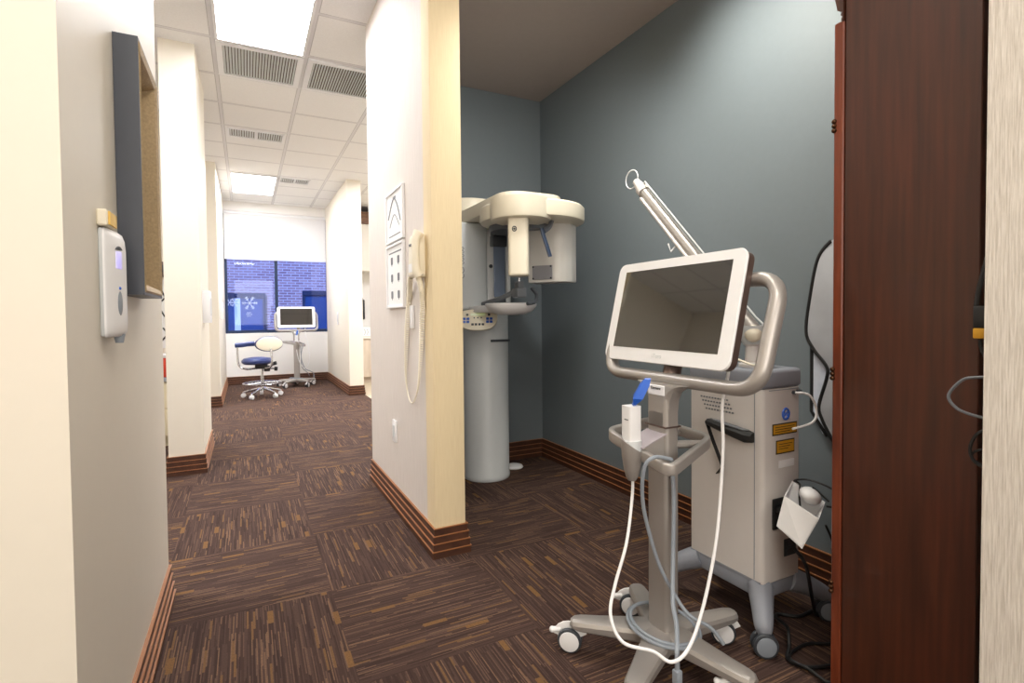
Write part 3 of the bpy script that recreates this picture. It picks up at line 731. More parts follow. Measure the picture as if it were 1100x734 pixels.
# tilted control panel
pc = Vector((1.295, 3.02, 1.085))
xa = Vector((.90, -.44, 0)); ya_ = Vector((.14, .30, .94))
mxp = frame_mx(pc, xa, ya_)
outl = []
for k in range(40):
    a = 2*PI*k/40; x = math.cos(a); y = math.sin(a)
    w = .122*(1+.10*y) if y > -.2 else .122*.98
    outl.append((math.copysign(abs(x)**.75, x)*w, math.copysign(abs(y)**.8, y)*(.055 if y > 0 else .082), 0))
pan = build(MB().prism([mxp @ Vector(p) for p in outl], mxp.to_3x3() @ Vector((0, 0, .022)), bev=.004, seg=2), 'control_panel', 'ivory_plastic', t)
build(MB().box((-.045, .012, .021), (.045, .028, .0235), .002, 1, mx=mxp), 'panel_display', 'lcd_green', pan)
for x in (-.022, 0, .022):
    for y in (.040, -.002): build(MB().cyl(mxp @ Vector((x, y, .021)), mxp @ Vector((x, y, .0245)), .0045, n=8), 'button', 'dark_grey', pan)
for x in (-.065, .07): build(MB().cyl(mxp @ Vector((x, .018, .021)), mxp @ Vector((x, .018, .0245)), .008, n=12), 'button', 'dark_grey', pan)
for x in (-.032, -.011, .011, .032): build(MB().box((x-.008, -.052, .021), (x+.008, -.038, .0245), .002, 1, mx=mxp), 'button', 'dark_grey', pan)
for s_ in (-1, 1):
    for i in (0, 1):
        for j in (0, 1): build(MB().box((s_*.072-.011+.022*i-.009, -.036+.02*j, .021), (s_*.072-.011+.022*i+.009, -.020+.02*j, .0245), .002, 1, mx=mxp), 'exposure_key', 'blue', pan)
build(MB().tube([pc+Vector((0.01, .02, -.01)), (1.33, 3.14, 1.08), (1.36, 3.2, 1.06)], .035, 14), 'panel_stalk', 'pale_grey', t)

tag(build(MB().lathe([(.001, 0.0), (.062, 0), (.066, .006), (.060, .016), (.030, .026), (.001, .028)], Matrix.Translation((1.715, 3.365, 0.001)), 32), 'foot_switch', 'white_plastic', origin=(1.715, 3.365, 0)),
    'small white round foot switch on the carpet beside the x-ray machine', 'foot switch')

# ------------------------------------------------------------------ scanner cart (built around its post, screen facing -x)
def make_cart(label):
    t = thing('scanner_cart', (0, 0, 0), label, 'cart', 'intraoral scanner carts')
    hub = MB()
    hub.lathe([(.052, .070), (.072, .074), (.076, .085), (.074, .112), (.060, .124)], Matrix(), 32)
    build(hub, 'hub', 'bronze', t)
    for k in range(5):
        a = math.radians(67+72*k); ca, sa = math.cos(a), math.sin(a)
        mx = Matrix.Rotation(a, 4, 'Z')
        lg = MB(); R = []
        for (r, w, zt, zb) in ((.035, .050, .126, .080), (.09, .043, .123, .080), (.20, .035, .116, .080), (.262, .031, .113, .081), (.282, .026, .111, .083), (.292, .016, .106, .088)):
            sec = []
            for (y, z) in ((-w, zb+.006), (-w+.006, zb), (w-.006, zb), (w, zb+.006), (w, zt-.014), (w-.006, zt-.004), (w-.016, zt), (-w+.016, zt), (-w+.006, zt-.004), (-w, zt-.014)):
                sec.append(mx @ Vector((r, y, z)))
            R.append(sec)
        lg.rings(R)
        leg = build(lg, 'leg', 'bronze', t, ang=22)
        sw = math.radians((137, 137, 150, 120, 137)[k])
        c0 = Vector((ca*.272, sa*.272, 0)); d = Vector((math.cos(sw), math.sin(sw), 0)); ax = Vector((-d.y, d.x, 0))
        wc = c0+d*.022+Vector((0, 0, .040))
        cs = MB()
        for s in (-1, 1):
            cs.cyl(wc+ax*s*.006, wc+ax*s*.022, .0395, n=28, m=1, bev=.005)
            cs.cyl(wc+ax*s*.0215, wc+ax*s*.0245, .032, n=28, m=0, bev=.001)
        cs.cyl(c0+Vector((0, 0, .040)), c0+Vector((0, 0, .084)), .012, n=14)
        hood = []
        for j in range(9):
            b = math.radians(20+150*j/8); hood.append(wc+d*(-math.cos(b)*.044)+Vector((0, 0, math.sin(b)*.042)))
        cs.strap(hood, .030, .006, up=ax)
        tip = wc+d*.060+Vector((0, 0, .020))
        cs.tube([wc+d*.03+Vector((0, 0, .026)), tip], .009, 10)
        cs.ball(tip, .010)
        build(cs, 'caster', ['white_plastic', 'dark_grey'], leg)
    # post
    po = MB().box((-.028, -.043, .115), (.028, .043, .86), .014, 4, edges='z')
    build(po, 'post', 'bronze', t)
    build(MB().box((-.031, -.046, .755), (.031, .046, .760)), 'post_joint', 'bronze_dark', t)
    nk = MB(); R = []
    for (z, wy, x) in ((.76, .044, 0), (.80, .044, 0), (.84, .047, .002), (.865, .058, .004), (.880, .080, .006), (.888, .105, .008)):
        R.append([(x+dx, s, z) for dx, s in ((-.028, -wy+.012), (-.018, -wy), (.020, -wy), (.028, -wy+.010), (.028, wy-.010), (.020, wy), (-.018, wy), (-.028, wy-.012))])
    nk.rings(R); build(nk, 'neck', 'bronze', t)
    lp = build(MB().box((-.030, -.038, .852), (-.026, .034, .884), .002, 1), 'label_plate', 'white_plastic', t)
    lettering('label_text', 'Element', .013, frame_mx((-.0305, -.002, .874), (0, -1, 0), (0, 0, 1)), 'black_ink', lp)
    # big handle loop behind the screen, tilted
    hp = lambda y, z: (.018+math.tan(math.radians(17))*(z-.885), y, z)
    loop = fillet([hp(.30, .898), hp(-.325, .898), hp(-.325, 1.195), hp(.30, 1.195)], .075, 8, True)
    build(MB().tube(loop, .020, 16, closed=True, ry=.0245, up=(-1, 0, .3)), 'handle', 'bronze', t)
    # monitor
    ya = math.radians(-92); r_ = Vector((math.cos(ya), math.sin(ya), 0)); bk = Vector((-math.sin(ya), math.cos(ya), 0))
    ti = math.radians(12.9); up = Vector((0, 0, 1))*math.cos(ti)+bk*math.sin(ti)
    mm = frame_mx((.048, .033, 1.113), r_, up)     # z towards the viewer
    def rrect(w, h, r, z, n=8):
        return [mm @ Vector((x, y, z)) for x, y in stadium(-w/2, w/2, -h/2, h/2, r, n)]
    bz = MB().rings([rrect(.566, .344, .028, -.006), rrect(.570, .348, .030, 0), rrect(.566, .344, .028, .004)])
    mon = build(bz, 'monitor_bezel', 'white_plastic', t)
    build(MB().rings([rrect(.562, .340, .028, -.006), rrect(.562, .340, .028, -.030), rrect(.545, .323, .026, -.040), rrect(.40, .22, .02, -.046)]), 'monitor_shell', 'bronze_dark', t)
    build(MB().box((-.240, -.1285, .0035), (.240, .1425, .0048), mx=mm), 'screen', 'screen', mon)
    lettering('logo', 'iTero', .020, mm @ Matrix.Translation((-.005, -.150, .0045)), 'pale_grey', mon)
    build(MB().tube([(.026, .0, .885), (.062, .01, .96), (.082, .02, 1.06)], .028, 12), 'monitor_arm', 'bronze_dark', t)
    # lower handle ring round the post
    lr = fillet([(-.098, .150, .712), (-.094, -.130, .655), (.158, -.045, .700), (.135, .205, .718)], .042, 7, True)
    build(MB().strap(lr, .020, .036, closed=True), 'tray_ring', 'bronze', t)
    build(MB().tube([(.02, .03, .70), (.125, .07, .708)], .013, 10).tube([(.02, -.03, .70), (.11, -.055, .695)], .013, 10), 'ring_strut', 'bronze', t)
    build(MB().prism([(-.028, .040, .735), (-.105, .055, .700), (-.105, .055, .690), (-.028, .040, .650)], (.005, -.075, 0), bev=.003, seg=1), 'support_wedge', 'bronze', t)
    build(MB().prism([(-.027, .042, .741), (-.110, .057, .703), (-.110, .057, .699), (-.027, .042, .737)], (.005, -.085, 0)), 'pad', 'pad_lilac', t)
    # wand cradle on the ring
    cr = MB(); Rr = []
    cx, cy = -.118, .005
    for z, rx, ry in ((.600, .012, .012), (.610, .018, .018), (.635, .025, .024), (.675, .031, .030), (.708, .034, .033)): Rr.append((z, rx, ry))
    out = [[Vector((cx+rx*math.cos(2*PI*k/24), cy+ry*math.sin(2*PI*k/24), z+(.022*(math.cos(2*PI*k/24-2.5)) if z > .70 else 0))) for k in range(24)] for z, rx, ry in Rr]
    inn = [[Vector((cx+(p.x-cx)*.88, cy+(p.y-cy)*.88, p.z)) for p in rg] for rg in out[::-1][:3]]
    cr.rings(out+inn)
    cr.tube([(cx+.03, cy, .67), (-.08, .0, .675)], .012, 8)
    build(cr, 'wand_cradle', 'bronze', t)
    # power cable coiled round the foot of the post
    cab = MB()
    ringp = [(-.125*math.cos(2*PI*k/24)*.78, .105*math.sin(2*PI*k/24), .132+.012*math.sin(2*PI*k/24+.6)) for k in range(24)]
    cab.tube(ringp, .0055, 8, closed=True)
    cab.tube([(x*1.10, y*1.08, z-.006) for x, y, z in ringp], .0055, 8, closed=True)
    cab.tube(catmull([(-.02, -.058, .665), (-.015, -.062, .55), (-.03, -.075, .40), (-.075, -.120, .28), (-.115, -.175, .25), (-.165, -.228, .22), (-.172, -.236, .175)], 8), .0065, 8)
    cab.tube(catmull([(-.060, -.100, .680), (-.125, -.10, .695), (-.15, -.085, .66), (-.13, -.06, .54), (-.08, -.062, .375), (-.045, -.085, .287), (-.03, -.135, .235), (.02, -.17, .20), (.05, -.19, .155)], 8), .0055, 8)
    cab.box((-.183, -.247, .140), (-.163, -.227, .180), .004, 2)
    build(cab, 'power_cable', 'grey_plastic', t)
    return t
cart = make_cart('large champagne scanner cart with a white tilted screen in front of the laser unit')
def place(t, loc, rz):
    t.location = loc; t.rotation_euler = (0, 0, rz)
far_cart = copy_tree(cart)
far_cart['label'] = 'small scanner cart standing under the far window behind the dental stool'
for ch in far_cart.children:
    if ch.name.startswith('monitor_'): ch.location.y -= .045
place(cart, (1.15, 1.235, 0), 0); place(far_cart, (0.72, 9.10, 0), PI/2)

# the wands: each rests in a cradle, so each is a thing
def make_wand(label):
    t = thing('scanner_wand', (0, 0, 0), label, 'scanner wand', 'scanner wands in their cradles')
    cx, cy = -.118, .005
    R = []
    for z, rx, ry in ((.628, .020, .018), (.66, .028, .026), (.70, .030, .028), (.722, .030, .027)):
        R.append([(cx+rx*math.cos(2*PI*k/20), cy+ry*math.sin(2*PI*k/20), z) for k in range(20)])
    build(MB().rings(R), 'grip', 'pale_grey', t)
    build(MB().box((cx-.022, cy-.020, .715), (cx+.022, cy+.024, .826), .007, 3, edges='z'), 'body', 'white_plastic', t)
    build(MB().box((cx-.0235, cy-.010, .785), (cx-.021, cy+.006, .788)), 'button', 'mid_grey', t)
    tip = MB(); rg = []
    for u, w, d in ((0, .017, .020), (.35, .017, .018), (.8, .016, .014), (1, .010, .006)):
        c = Vector((cx+.004+.040*u, cy-.022*u, .822+.085*u))
        rg.append([c+Vector((a*.5, a*.85, b*.4)) for a, b in ((-w, -d), (w, -d), (w, d), (-w, d))] if u in (0,) else [c+Vector((.6*a+.5*b*.6, -.6*a+.5*b*.6, .3*b)) for a, b in ((-w, -d), (w, -d), (w, d), (-w, d))])
    tip.rings([[c_ for c_ in r] for r in rg])
    build(tip, 'scanner_tip', 'blue', t)
    return t
wand = make_wand('white scanner wand with a blue tip in the cradle of the large cart')
fwand = copy_tree(wand); fwand['label'] = 'scanner wand in the cradle of the small cart under the far window'
place(wand, (1.15, 1.235, 0), 0); place(fwand, (0.72, 9.10, 0), PI/2)
wc = MB().tube(catmull([(1.032, 1.240, 0.632), (1.030, 1.236, 0.56), (0.970, 1.190, 0.443), (0.905, 1.160, 0.349), (0.868, 1.134, 0.285), (0.870, 1.085, 0.236), (0.925, 1.032, 0.225), (0.952, 0.992, 0.212), (1.004, 0.985, 0.237), (1.082, 1.010, 0.312), (1.152, 1.033, 0.445), (1.190, 1.050, 0.56), (1.205, 1.052, 0.72), (1.205, 1.055, 0.84), (1.235, 1.06, 0.93), (1.25, 1.07, 1.02)], 10), (lambda s: .0046), 10)
wco = build(wc, 'cable', 'white_plastic', wand, mx=Matrix.Translation((-1.15, -1.235, 0)))
fc = MB().tube(catmull([(-.118, .005, .632), (-.122, .005, .56), (-.14, -.03, .40), (-.14, -.10, .30), (-.13, -.16, .36), (-.11, -.18, .5), (-.06, -.17, .68), (-.03, -.14, .80), (.05, -.14, .93)], 8), .0055, 8)
build(fc, 'cable', 'white_plastic', fwand)

# ------------------------------------------------------------------ dental stool by the window
sx, sy = 0.19, 8.10
t = thing('dental_stool', (sx, sy, 0), 'navy dental stool with a cream back and one armrest, near the window', 'stool')
b = MB()
b.cyl((sx, sy, .09), (sx, sy, .14), .035, .03)
build(b, 'base_hub', 'steel', t)
for k in range(5):
    a = math.radians(20+72*k); c_, s_ = math.cos(a), math.sin(a)
    leg = build(MB().tube([(sx+c_*.02, sy+s_*.02, .125), (sx+c_*.14, sy+s_*.14, .10), (sx+c_*.25, sy+s_*.25, .072)], lambda s: .020-.007*s, 10), 'leg', 'steel', t)
    cs = MB(); wx, wy = sx+c_*.25, sy+s_*.25
    for q in (-1, 1): cs.cyl((wx-s_*q*.005, wy+c_*q*.005, .03), (wx-s_*q*.022, wy+c_*q*.022, .03), .03, n=18, bev=.004)
    cs.cyl((wx, wy, .03), (wx, wy, .075), .010, n=10)
    build(cs, 'caster', 'white_plastic', leg)
build(MB().cyl((sx, sy, .12), (sx, sy, .30), .022).cyl((sx, sy, .28), (sx, sy, .42), .014), 'gas_lift', 'steel', t)
fr = MB(); fr.tube([(sx+.24*math.cos(a*PI/20), sy+.24*math.sin(a*PI/20), .195) for a in range(40)], .013, 10, closed=True)
for k in range(4):
    a = k*PI/2+.4; fr.tube([(sx, sy, .20), (sx+.24*math.cos(a), sy+.24*math.sin(a), .195)], .008, 8)
build(fr, 'foot_ring', 'steel', t)
build(MB().box((sx-.09, sy-.08, .40), (sx+.07, sy+.08, .47), .012, 2).box((sx+.02, sy-.07, .36), (sx+.10, sy+.03, .44), .012, 2), 'mechanism', 'black', t)
kn = MB()
kn.tube([(sx+.08, sy-.05, .40), (sx+.18, sy-.09, .395)], .008, 8); kn.cyl((sx+.17, sy-.09, .37), (sx+.175, sy-.095, .42), .022, n=12)
kn.cyl((sx+.12, sy-.05, .46), (sx+.18, sy-.07, .475), .026, n=14)
build(kn, 'adjustment_knob', 'black', t)
seat = MB().lathe([(.02, .46), (.16, .462), (.195, .485), (.20, .515), (.17, .545), (.09, .558), (.01, .56)], Matrix.Translation((sx-.06, sy+.02, 0)) @ Matrix.Diagonal((1, 1, 1, 1)), 36)
build(seat, 'seat', 'navy', t)
build(MB().tube(catmull([(sx+.04, sy-.09, .41), (sx+.11, sy-.15, .44), (sx+.12, sy-.16, .56), (sx+.11, sy-.15, .68)], 8), .014, 10), 'back_bar', 'steel', t)
bc = Vector((sx+.10, sy-.13, .745))
bn = Vector((.35, -.94, 0)).normalized(); bl = Vector((.94, .35, 0)).normalized()
mb_ = frame_mx(bc, bl, (0, 0, 1))
bo = MB()
def ell(w, h, z): return [mb_ @ Vector((w*math.cos(2*PI*k/36), h*math.sin(2*PI*k/36), z-.14*((w*math.cos(2*PI*k/36))**2)*3)) for k in range(36)]
bo.rings([ell(.15, .075, .016), ell(.178, .092, .010), ell(.184, .098, .0)], cap1=False)
bko = build(bo, 'back_shell', 'ivory_plastic', t)
build(MB().rings([ell(.184, .098, .002), ell(.192, .106, -.008), ell(.190, .104, -.030), ell(.15, .07, -.045)]), 'back_cushion', 'navy', t)
ar = MB().tube(catmull([(sx-.06, sy-.05, .41), (sx-.20, sy-.06, .405), (sx-.285, sy-.06, .46), (sx-.30, sy-.06, .60), (sx-.30, sy-.06, .71)], 8), .013, 10)
build(ar, 'arm_bar', 'steel', t)
build(MB().tube(catmull([(sx-.33, sy-.06, .735), (sx-.24, sy-.05, .740), (sx-.16, sy-.04, .750), (sx-.09, sy-.035, .752)], 6), lambda s: .034 if s > .05 else .026, 14), 'arm_pad', 'navy', t)

# ------------------------------------------------------------------ laser unit in the alcove
X0, X1, Y0, Y1 = 1.520, 1.716, 1.165, 1.487
t = thing('dental_laser_unit', (1.62, 1.32, 0), 'off-white wheeled dental laser unit behind the scanner cart', 'laser unit')
bdy = build(MB().box((X0, Y0, .190), (X1, Y1, .846), .016, 3, edges='z'), 'body', 'unit_white', t)
build(MB().box((X0-.003, Y0-.003, .846), (X1+.003, Y1+.003, .912), .014, 3), 'lid', 'unit_grey', t)
build(MB().box((X0-.001, Y0+.008, .188), (X1+.001, Y1-.008, .196)).box((X0+.002, Y0+.002, .135), (X1-.002, Y1-.002, .190), .010, 2), 'skirt', 'unit_grey', t)
vt = MB()
for k in range(4):
    z = .793-.014*k
    for j in range(10): vt.box((X0-.0015, 1.305+.013*j-.008*k, z-.003), (X0+.002, 1.314+.013*j-.008*k, z+.003), .0008, 1)
build(vt, 'louvre_slots', 'mid_grey', bdy)
pan_l = MB().box((X0-.0012, Y0+.03, .20), (X0+.002, Y0+.0325, .84)).box((X0+.03, Y0-.0012, .84), (X1-.01, Y0+.001, .8425))
build(pan_l, 'panel_seam', 'grey_plastic', bdy)
for (u, v) in ((1, 1), (1, -1), (-1, 1), (-1, -1)):
    bx = X1 if u > 0 else X0; by = Y1 if v > 0 else Y0
    top = Vector((bx-u*.03, by-v*.03, .165)); out_ = Vector((bx+u*.045, by+v*.085 if v > 0 else by-.040, .088))
    if u > 0 and v < 0: out_ = Vector((bx+.12, by-.01, .088))
    mid = top.lerp(out_, .45)+Vector((0, 0, .005))
    lg = MB().tube(catmull([top, mid, out_, out_+Vector((0, 0, -.012))], 6), lambda s: .044-.022*s, 14)
    leg = build(lg, 'foot', 'unit_grey', t)
    cs = MB(); ax = Vector((.55, .83, 0)).normalized() if v < 0 else Vector((.75, .66, 0)).normalized(); wcn = out_+Vector((-.012 if u < 0 else .0, -.012, -.048)); wcn.z = .040
    for q in (-1, 1):
        cs.cyl(wcn+ax*q*.005, wcn+ax*q*.021, .040, n=26, m=1, bev=.005); cs.cyl(wcn+ax*q*.0205, wcn+ax*q*.0235, .031, n=26, m=0, bev=.001)
    cs.cyl(out_+Vector((0, 0, -.05)), out_, .013, n=12, m=1)
    build(cs, 'caster', ['grey_plastic', 'dark_grey'], leg)
# side handle and strap
hd = MB(); R = []
for y, zc, hh, dd in ((1.392, .706, .008, .014), (1.382, .706, .011, .030), (1.34, .702, .013, .038), (1.27, .693, .017, .040), (1.215, .684, .019, .036), (1.196, .682, .016, .022)):
    R.append([(X0+.001, y, zc-hh), (X0-dd+.008, y, zc-hh), (X0-dd, y, zc-hh*.5), (X0-dd, y, zc+hh*.4), (X0-dd+.010, y, zc+hh), (X0+.001, y, zc+hh)])
hd.rings(R)
build(MB().prism([(X0-.012, 1.37, .7155), (X0-.036, 1.30, .7125), (X0-.030, 1.22, .7045), (X0-.008, 1.21, .7040), (X0-.004, 1.36, .7155)], (0, 0, .003)), 'handle_top', 'mid_grey', t)
build(hd, 'grip_handle', 'black', t)
build(MB().strap([(X0-.012, 1.392, .705), (X0-.014, 1.36, .640), (X0-.012, 1.318, .555), (X0-.008, 1.345, .523)], .003, .016, up=(1, 0, 0)), 'hanging_strap', 'black', t)
# labels on the end face
lb = build(MB().box((1.567, Y0-.0012, .688), (1.694, Y0+.001, .727)), 'warning_label', 'black', bdy)
build(MB().box((1.571, Y0-.0018, .692), (1.690, Y0, .723)), 'label_field', 'yellow', lb) if False else None
y_ = MB().box((1.571, Y0-.0018, .692), (1.690, Y0, .723)).box((1.590, Y0-.0018, .627), (1.677, Y0, .666))
build(y_, 'label_field', 'yellow', bdy)
build(MB().box((1.586, Y0-.0012, .623), (1.681, Y0+.001, .670)), 'warning_label', 'black', bdy)
tx = MB()
for k, z in enumerate((.714, .706, .698)): tx.box((1.580, Y0-.0022, z), (1.680-.012*k, Y0, z+.002))
for k, z in enumerate((.655, .647, .639)): tx.box((1.598, Y0-.0022, z), (1.668-.01*k, Y0, z+.002))
build(tx, 'label_print', 'black_ink', bdy)
lo = MB().tube([(1.635+.016*math.cos(a*PI/12), Y0-.001, .757+.018*math.sin(a*PI/12)) for a in range(24)], .004, 6, closed=True)
lo.tube([(1.629, Y0-.001, .765), (1.629, Y0-.001, .749), (1.635, Y0-.001, .758), (1.641, Y0-.001, .766), (1.641, Y0-.001, .750)], .002, 6)
build(lo, 'round_emblem', 'blue', bdy)
build(MB().box((1.60, Y0-.0012, .575), (1.68, Y0, .60)), 'pale_label', 'white_plastic', bdy)
build(MB().cyl((1.672, Y0-.010, .828), (1.672, Y0, .828), .006, n=12).cyl((1.695, Y0-.014, .830), (1.695, Y0, .830), .007, n=12), 'socket', 'dark_grey', bdy)
build(MB().box((1.628, Y0-.003, .265), (1.690, Y0, .325), .002, 1).box((1.638, Y0-.006, .300), (1.68, Y0, .318), .001, 1).box((1.638, Y0-.006, .272), (1.68, Y0, .290), .001, 1), 'power_inlet', 'dark_grey', bdy)
build(MB().box((1.565, Y0-.008, .37), (1.70, Y0, .475), .003, 1), 'bracket', 'black', t)
build(MB().tube(catmull([(1.668, Y0-.012, .829), (1.70, 1.125, .822), (1.728, 1.118, .775), (1.712, 1.118, .730), (1.650, 1.150, .706)], 8), .004, 8), 'safety_cord', 'white_plastic', t)
# beam arm
bs = (1.600, 1.270)
build(MB().lathe([(.045, .910), (.045, .922), (.024, .930), (.022, .985), (.030, .992)], Matrix.Translation((bs[0], bs[1], 0)), 28), 'arm_base', 'unit_white', t)
cup = MB().lathe([(.018, .985), (.030, .992), (.050, 1.040), (.054, 1.058), (.048, 1.058), (.026, 1.010), (.010, 1.005)], Matrix.Translation((bs[0], bs[1], 0)) , 28)
build(cup, 'arm_joint', 'pale_grey', t)
build(MB().ball((bs[0]-.02, bs[1]-.02, 1.030), .030), 'joint_lens', 'ivory_plastic', t)
A, B = Vector((1.600, 1.262, 1.045)), Vector((1.600, 1.835, 1.652)); d = (B-A).normalized()
arm = build(MB().tube([A, A.lerp(B, .5), B], .023, 20).tube([A+Vector((-.022, .014, -.014)), B+Vector((-.022, .014, -.014))-d*.03], .009, 10), 'beam_tube', 'bronze', t)
build(MB().cyl(B-d*.008, B+d*.022, .029, n=20).cyl(B+d*.022, B+d*.055, .023, .020, n=20).cyl(B+d*.055, B+d*.075, .017, n=16), 'tube_collar', 'unit_white', t)
ec = B+d*.075+Vector((0, .030, .018))
build(MB().tube([ec+Vector((0, .042*math.cos(a*PI/14), .042*math.sin(a*PI/14))) for a in range(28)], .0025, 6, closed=True), 'fibre_loop', 'white_plastic', t)
gd = Vector((-.012, -.030, .028))
build(MB().tube([B+gd+d*.012, B+gd-d*.5, A+gd+d*.02, A+Vector((-.01, -.055, .01))], .0035, 6).cyl(B+d*.012, B+gd+d*.012, .004, n=8), 'guide_wire', 'pale_grey', t)
hk = A.lerp(B, .55)+Vector((-.03, .045, -.02))
build(MB().tube([A.lerp(B, .60), hk+Vector((0, .015, 0)), hk+Vector((0, .03, .035))], .004, 8), 'hook', 'white_plastic', t)
cp = MB()
for k in range(4):
    r = .05+.012*k; cp.tube(catmull([(bs[0]-.06, bs[1]+.02*k-.03, .93+.005*k), (bs[0]-.068, bs[1]-.06, .925), (bs[0]-.02, bs[1]-.075-.004*k, .93), (bs[0]+.03, bs[1]-.06, .945)], 6), .004, 6)
build(cp, 'fibre_coil', 'ivory_plastic', t)

# white bin hung on the bracket, with a mouse in it
t = thing('cable_bin', (1.55, 1.10, .45), 'open white box hung askew on the end of the laser unit', 'bin')
TL, TR, BR, BL = Vector((1.509, 1.079, .521)), Vector((1.548, .990, .470)), Vector((1.500, 1.012, .380)), Vector((1.485, 1.088, .426))
dp = Vector((.122, .058, .014)); th_ = .004; nn = dp.normalized()
ux = (TR-TL).normalized(); uz = (TL-BL).normalized()
bn_ = MB()
bn_.prism([TL, TR, BR, BL], nn*th_)
bn_.prism([p+dp for p in (TL, TR, BR, BL)], -nn*th_)
bn_.prism([BL, BR, BR+dp, BL+dp], uz*th_)
bn_.prism([TL, BL, BL+dp, TL+dp], ux*th_)
bn_.prism([TR, BR, BR+dp, TR+dp], -ux*th_)
build(bn_, 'shell', 'white_plastic', t)
build(MB().box((1.575, 1.10, .43), (1.60, 1.16, .45), .003, 1), 'mounting_arm', 'black', t)
t = thing('computer_mouse', (1.60, 1.09, .47), 'white computer mouse with a black cord lying in the hung white box', 'mouse')
mmx = frame_mx((0, 0, 0), ux, uz).to_3x3().to_4x4()
mc = TL.lerp(TR, .60)+dp*.62+uz*.012
build(MB().ball(mc, 1, sc=(.034, .026, .050), mx=mmx), 'shell', 'white_plastic', t)
build(MB().tube([mc+ux*.045+uz*.014+Vector((0, -.012, 0)), mc+ux*.02+uz*.0265, mc+uz*.028], .003, 8), 'wheel_slot', 'black', t)
build(MB().tube(catmull([mc+ux*.052, mc+ux*.07+uz*.02+Vector((0, -.03, 0)), mc+ux*.02+uz*.045+Vector((0, -.045, 0)), mc-ux*.04+uz*.035+Vector((0, -.03, 0)), mc-ux*.055+uz*.015, mc-ux*.02+uz*.02+Vector((0, .02, 0)), mc-ux*.03-uz*.02, mc-ux*.02-uz*.05+Vector((0, .0, 0))], 8), .0032, 8), 'cord', 'black', t)

# cables on the carpet by the laser unit
cb = MB().tube(catmull([(1.66, 1.150, .295), (1.665, 1.110, .25), (1.70, 1.11, .13), (1.80, 1.16, .02), (1.90, 1.20, .009), (1.761, 1.193, .009), (1.700, 1.235, .010), (1.640, 1.20, .03), (1.585, 1.12, .055), (1.545, 1.085, .02), (1.504, 1.060, .009), (1.516, 1.011, .009), (1.60, 0.975, .009), (1.70, 0.96, .009)], 10), .006, 8)
tag(build(cb, 'power_cord', 'black', origin=(1.6, 1.1, 0)), 'black power cord running from the laser unit inlet onto the carpet', 'cord')
cb = MB().tube(catmull([(1.80, 1.03, .009), (1.70, 1.043, .009), (1.632, 1.079, .009), (1.54, 1.074, .009), (1.498, 1.045, .016), (1.504, 0.993, .018), (1.511, 0.935, .009), (1.56, .91, .009)], 10), .005, 8)
tag(build(cb, 'data_cable', 'black', origin=(1.55, 1.0, 0)), 'thin black cable looped on the carpet in front of the mahogany cabinet', 'cable')
cb = thing('wall_adapter_lead', (1.9, 1.14, .2), 'dark inline plug hanging beside the laser unit above the baseboard', 'cord')
build(MB().cyl((1.905, 1.16, .235), (1.915, 1.16, .185), .012, n=12), 'plug', 'dark_grey', cb)
build(MB().tube(catmull([(1.86, 1.165, .33), (1.885, 1.16, .28), (1.905, 1.16, .235)], 6).__add__(catmull([(1.915, 1.16, .185), (1.93, 1.16, .10), (1.95, 1.15, .012), (2.0, 1.13, .008)], 6)), .004, 8), 'lead', 'black', cb)

# lead apron on the alcove wall
ap = [(1.258, 1.379), (1.31, 1.316), (1.342, 1.162), (1.357, 1.024), (1.326, 0.956), (1.272, 0.889), (1.271, 0.843), (1.301, 0.734), (1.289, 0.678), (1.245, 0.600)]
edge = catmull([(2.03, y, z) for y, z in ap], 6)
t = thing('lead_apron', (2.05, 1.15, .6), 'grey lead apron with black piping hanging on the slate wall beside the cabinet', 'apron')
poly = [tuple(p) for p in edge]+[(2.03, 1.02, .57), (2.03, .93, .60), (2.03, .90, 1.36), (2.03, 1.0, 1.46), (2.03, 1.15, 1.45)]
build(MB().prism(poly, (.016, 0, 0), bev=.004, seg=2), 'front_panel', 'apron', t)
build(MB().tube([Vector((2.034, p.y, p.z)) for p in edge]+[Vector((2.034, 1.02, .572)), Vector((2.034, .93, .60))], .0085, 8), 'piping', 'black', t)
poly2 = [(2.049, 1.345, 1.00), (2.049, 1.345, .70), (2.049, 1.30, .615), (2.049, 1.20, .60), (2.049, 1.0, .60), (2.049, .95, 1.2), (2.049, 1.20, 1.2)]
build(MB().prism(poly2, (.012, 0, 0), bev=.003, seg=1), 'back_panel', 'apron_pale', t)
build(MB().tube([(2.053, 1.345, 1.00), (2.053, 1.345, .70), (2.053, 1.28, .610)], .009, 8), 'back_piping', 'black', t)
build(MB().tube([(2.067, 1.02, 1.50), (2.03, 1.02, 1.49), (2.02, 1.02, 1.43), (2.03, 1.02, 1.42)], .006, 8), 'hook', 'steel', t)

# ------------------------------------------------------------------ mahogany cabinet on the right
t = thing('mahogany_cabinet', (1.72, .70, 0), 'tall dark mahogany cabinet turned side-on at the alcove mouth', 'cabinet')
cx0, cx1, cy0, cy1 = 1.42, 2.02, .555, .845
build(MB().box((cx0, cy0, 0), (cx1, cy1, 2.08), .002, 1), 'carcass', 'mahogany', t)
for x0, x1 in ((cx0-.003, (cx0+cx1)/2-.002), ((cx0+cx1)/2+.002, cx1+.003)):
    d = build(MB().box((x0, cy1+.002, .04), (x1, cy1+.028, 1.87), .003, 1).box((x0+.06, cy1+.028, .12), (x1-.06, cy1+.034, 1.79), .004, 1), 'door', 'mahogany_edge', t)
    kx = x1-.03 if x0 < 1.6 else x0+.03
    build(MB().lathe([(.006, 0), (.006, .012), (.014, .018), (.014, .026), (.004, .030)], frame_mx((kx, cy1+.028, 1.0), (1, 0, 0), (0, 0, 1)) , 16), 'knob', 'brass', d)
